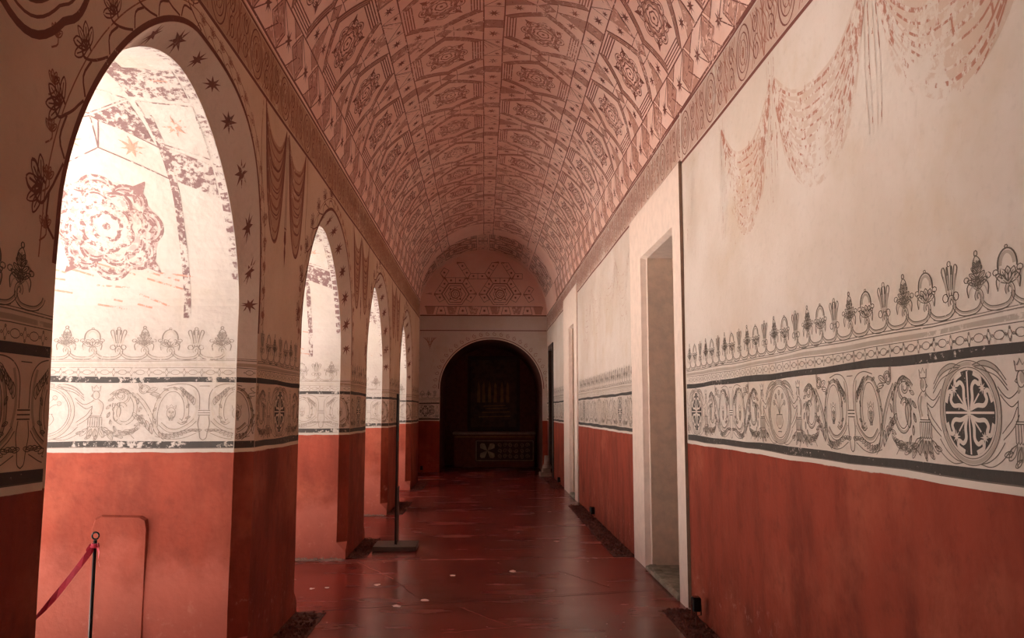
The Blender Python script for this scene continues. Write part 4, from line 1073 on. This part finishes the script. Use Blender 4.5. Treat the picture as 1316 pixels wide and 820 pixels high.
# tape: knot, two tails and the long drooping run
def ribbon(b, P, w, m, twist=0.0):
    P = np.array(P, float); n = len(P); A, C = [], []
    for i in range(n):
        T = P[min(i+1, n-1)]-P[max(i-1, 0)]; T /= np.linalg.norm(T)+1e-9; up = np.array([0, 0, 1.]); s_ = np.cross(T, up); s_ /= np.linalg.norm(s_)+1e-9
        u2 = np.cross(s_, T); a = twist*math.sin(i*.55); d = u2*math.cos(a)+s_*math.sin(a); A.append(P[i]+d*w/2); C.append(P[i]-d*w/2)
    b.strip(A, C, m)
tp = B(); s = np.linspace(0, 1, 40)
ex, ey = -2.80, 3.05      # the far end is pinned to the hidden near jamb
cur = np.stack([PX+(ex-PX)*s, PY+(ey-PY)*s, .93-1.75*s*(1-s)*(1+.15*np.sin(s*9))], 1)
ribbon(tp, cur, .028, M['tape'], .9)
ring((PX, PY, .935), .014, .006, M['tape'], tp, 'z')
ring((PX, PY, .925), .016, .007, M['tape'], tp, 'z'); 
ribbon(tp, [(PX+.012, PY-.01, .935), (PX+.03, PY-.02, .90), (PX+.028, PY-.02, .86), (PX+.042, PY-.03, .83)], .020, M['tape'], .5)
ribbon(tp, [(PX-.012, PY-.012, .935), (PX-.026, PY-.02, .91), (PX-.022, PY-.02, .875)], .018, M['tape'], .5)
tag(tp.build('barrier_tape'), 'pink and red plastic tape knotted to the black post and drooping left', 'tape')

# slim metal panel stand between the second and third piers
t = thing('panel_stand', 'tall slim dark metal stand on a flat rectangular base beside the second pier', 'stand', (-1.02, 9.92, 0))
b = B(); b.box((0, 0, .028), (.50, .46, .056), M['bronze'], bev=.008); b.build('base', t)
b = B(); b.box((-.008, -.03, .90), (.018, .045, 1.80), M['black'], bev=.005); b.build('post', t)
b = B(); b.box((.010, .02, .38), (.010, .20, .66), M['bronze'], bev=.003); b.build('bracket', t)
b = B(); b.box((.001, .03, 1.52), (.008, .08, .56), M['bronze'], bev=.003); b.build('panel', t)

def spotlight(x, y, label, src=None):
    t = thing('floor_spotlight', label, 'spotlight', (x, y, .0), 'floor spotlights in the gravel beds')
    if src is None:
        b = B(); b.box((0, 0, .155), (.062, .075, .10), M['black'], bev=.007); h = b.build('housing', t)
        b = B(); b.box((0, 0, .2075), (.048, .060, .006), M['lens']); g_ = b.build('lens', h)
        b = B(); b.tube([(0, 0, .0), (0, 0, .07)], .009, M['rust'], 10); b.tube([(-.035, 0, .15), (-.035, 0, .075), (0, 0, .065), (.035, 0, .075), (.035, 0, .15)], .006, M['rust'], 8); b.build('bracket', t)
        b = B(); b.tube([(.0, .03, .12), (.01, .055, .08), (.015, .06, .03), (.04, .05, .008), (.06, .0, .012), (.05, -.12, .010)], .008, M['rust'], 8); b.build('cable', t, smooth=True)
    else:
        for ch in src.children:
            c = ch.copy(); COL.objects.link(c); c.parent = t
            for gch in ch.children:
                d = gch.copy(); COL.objects.link(d); d.parent = c
    return t
s1 = spotlight(1.60, 6.35, 'small black floor spotlight on a rust bracket in the nearest right gravel bed')
s2 = spotlight(1.58, 12.2, 'small black floor spotlight in the long gravel bed between the two doorways', s1); s2.rotation_euler.z = .3
s3 = spotlight(1.58, 17.6, 'tiny black floor spotlight in the gravel beyond the farther pale doorway', s1)
s4 = spotlight(-1.58, 21.3, 'dark floor spotlight in the shaded corner left of the end arch', s1)

# carved stone base by the far dark doorway
t = B(); 
t.box((1.52, 20.62, .05), (.30, .34, .10), M['stone'], bev=.015); t.box((1.54, 20.62, .14), (.22, .26, .10), M['stone'], bev=.02)
t.tube([(1.56, 20.62, .18), (1.56, 20.62, .22), (1.56, 20.62, .26), (1.56, 20.62, .30), (1.56, 20.62, .50)], [.11, .12, .10, .075, .06], M['stone'], 20)
tag(t.build('stone_base'), 'small carved stone base beside the dark far doorway on the right', 'stone base')

# altar and painting in the dark passage
t = thing('altar', 'dark altar with a painted front panel at the end of the arched passage', 'altar', (.30, 24.35, 0))
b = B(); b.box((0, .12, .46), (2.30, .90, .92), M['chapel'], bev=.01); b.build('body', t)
b = B(); b.box((0, .12, .955), (2.40, 1.0, .07), M['stone'], bev=.015); b.box((0, -.345, .86), (2.3, .03, .05), M['gold'], bev=.008); b.build('altar_top', t)
b = B(); b.box((.30, -.345, .46), (1.70, .03, .62), M['wood'], bev=.005)
def fr_map(u, v):
    u = np.asarray(u, float); return np.stack([u+.30, np.full_like(u, -.361), np.asarray(v, float)+.46], 1), np.tile([0., -1, 0], (len(u), 1))
p = Paint(b, fr_map); cf = M['cream_fig']
p.outline([(-.82, -.28), (.82, -.28), (.82, .28), (-.82, .28)], .02, cf)
for i in range(4):
    a = PI/4+i*PI/2; q = p.at(lambda P, a=a: np.stack([-.50+P[:, 0]*math.cos(a)-P[:, 1]*math.sin(a), P[:, 0]*math.sin(a)+P[:, 1]*math.cos(a)], 1))
    q.fill([(0, 0), (.10, .05), (.20, .09), (.27, .03), (.27, -.03), (.20, -.09), (.10, -.05)], cf)
for x in np.arange(-.15, .8, .16):
    for z in (-.18, -.02, .14): p.line(scroll_spiral(x, z+.02, .065, .012, x*9, 1.4, 16), .014, cf)
b.build('frontal', t)
t = thing('framed_painting', 'large dark framed painting on the back wall above the altar', 'painting', (.29, 24.98, 1.0))
b = B(); b.quad((-.70, -.045, .12), (.70, -.045, .12), (.70, -.045, 2.12), (-.70, -.045, 2.12), M['canvas'])
def pm(u, v):
    u = np.asarray(u, float); return np.stack([u, np.full_like(u, -.046), np.asarray(v, float)], 1), np.tile([0., -1, 0], (len(u), 1))
p = Paint(b, pm)
for z, x0, x1 in ((.42, -.45, .50), (.55, -.35, .48), (.66, -.25, .42), (.74, -.3, .35)): p.line([(x0, z), (x1, z+.02)], .03, M['gold'])
for x in (-.45, -.30, -.12, .05, .25, .42): p.fill([(x-.05, .85), (x+.05, .85), (x+.035, 1.35), (x, 1.48), (x-.035, 1.35)], M['gold'])
b.build('canvas', t)
b = B()
for c, d in (((0, -.03, .06), (1.56, .06, .12)), ((0, -.03, 2.18), (1.56, .06, .12)), ((-.74, -.03, 1.12), (.10, .06, 2.06)), ((.74, -.03, 1.12), (.10, .06, 2.06))): b.box(c, d, M['wood'], bev=.012)
b.build('frame', t)
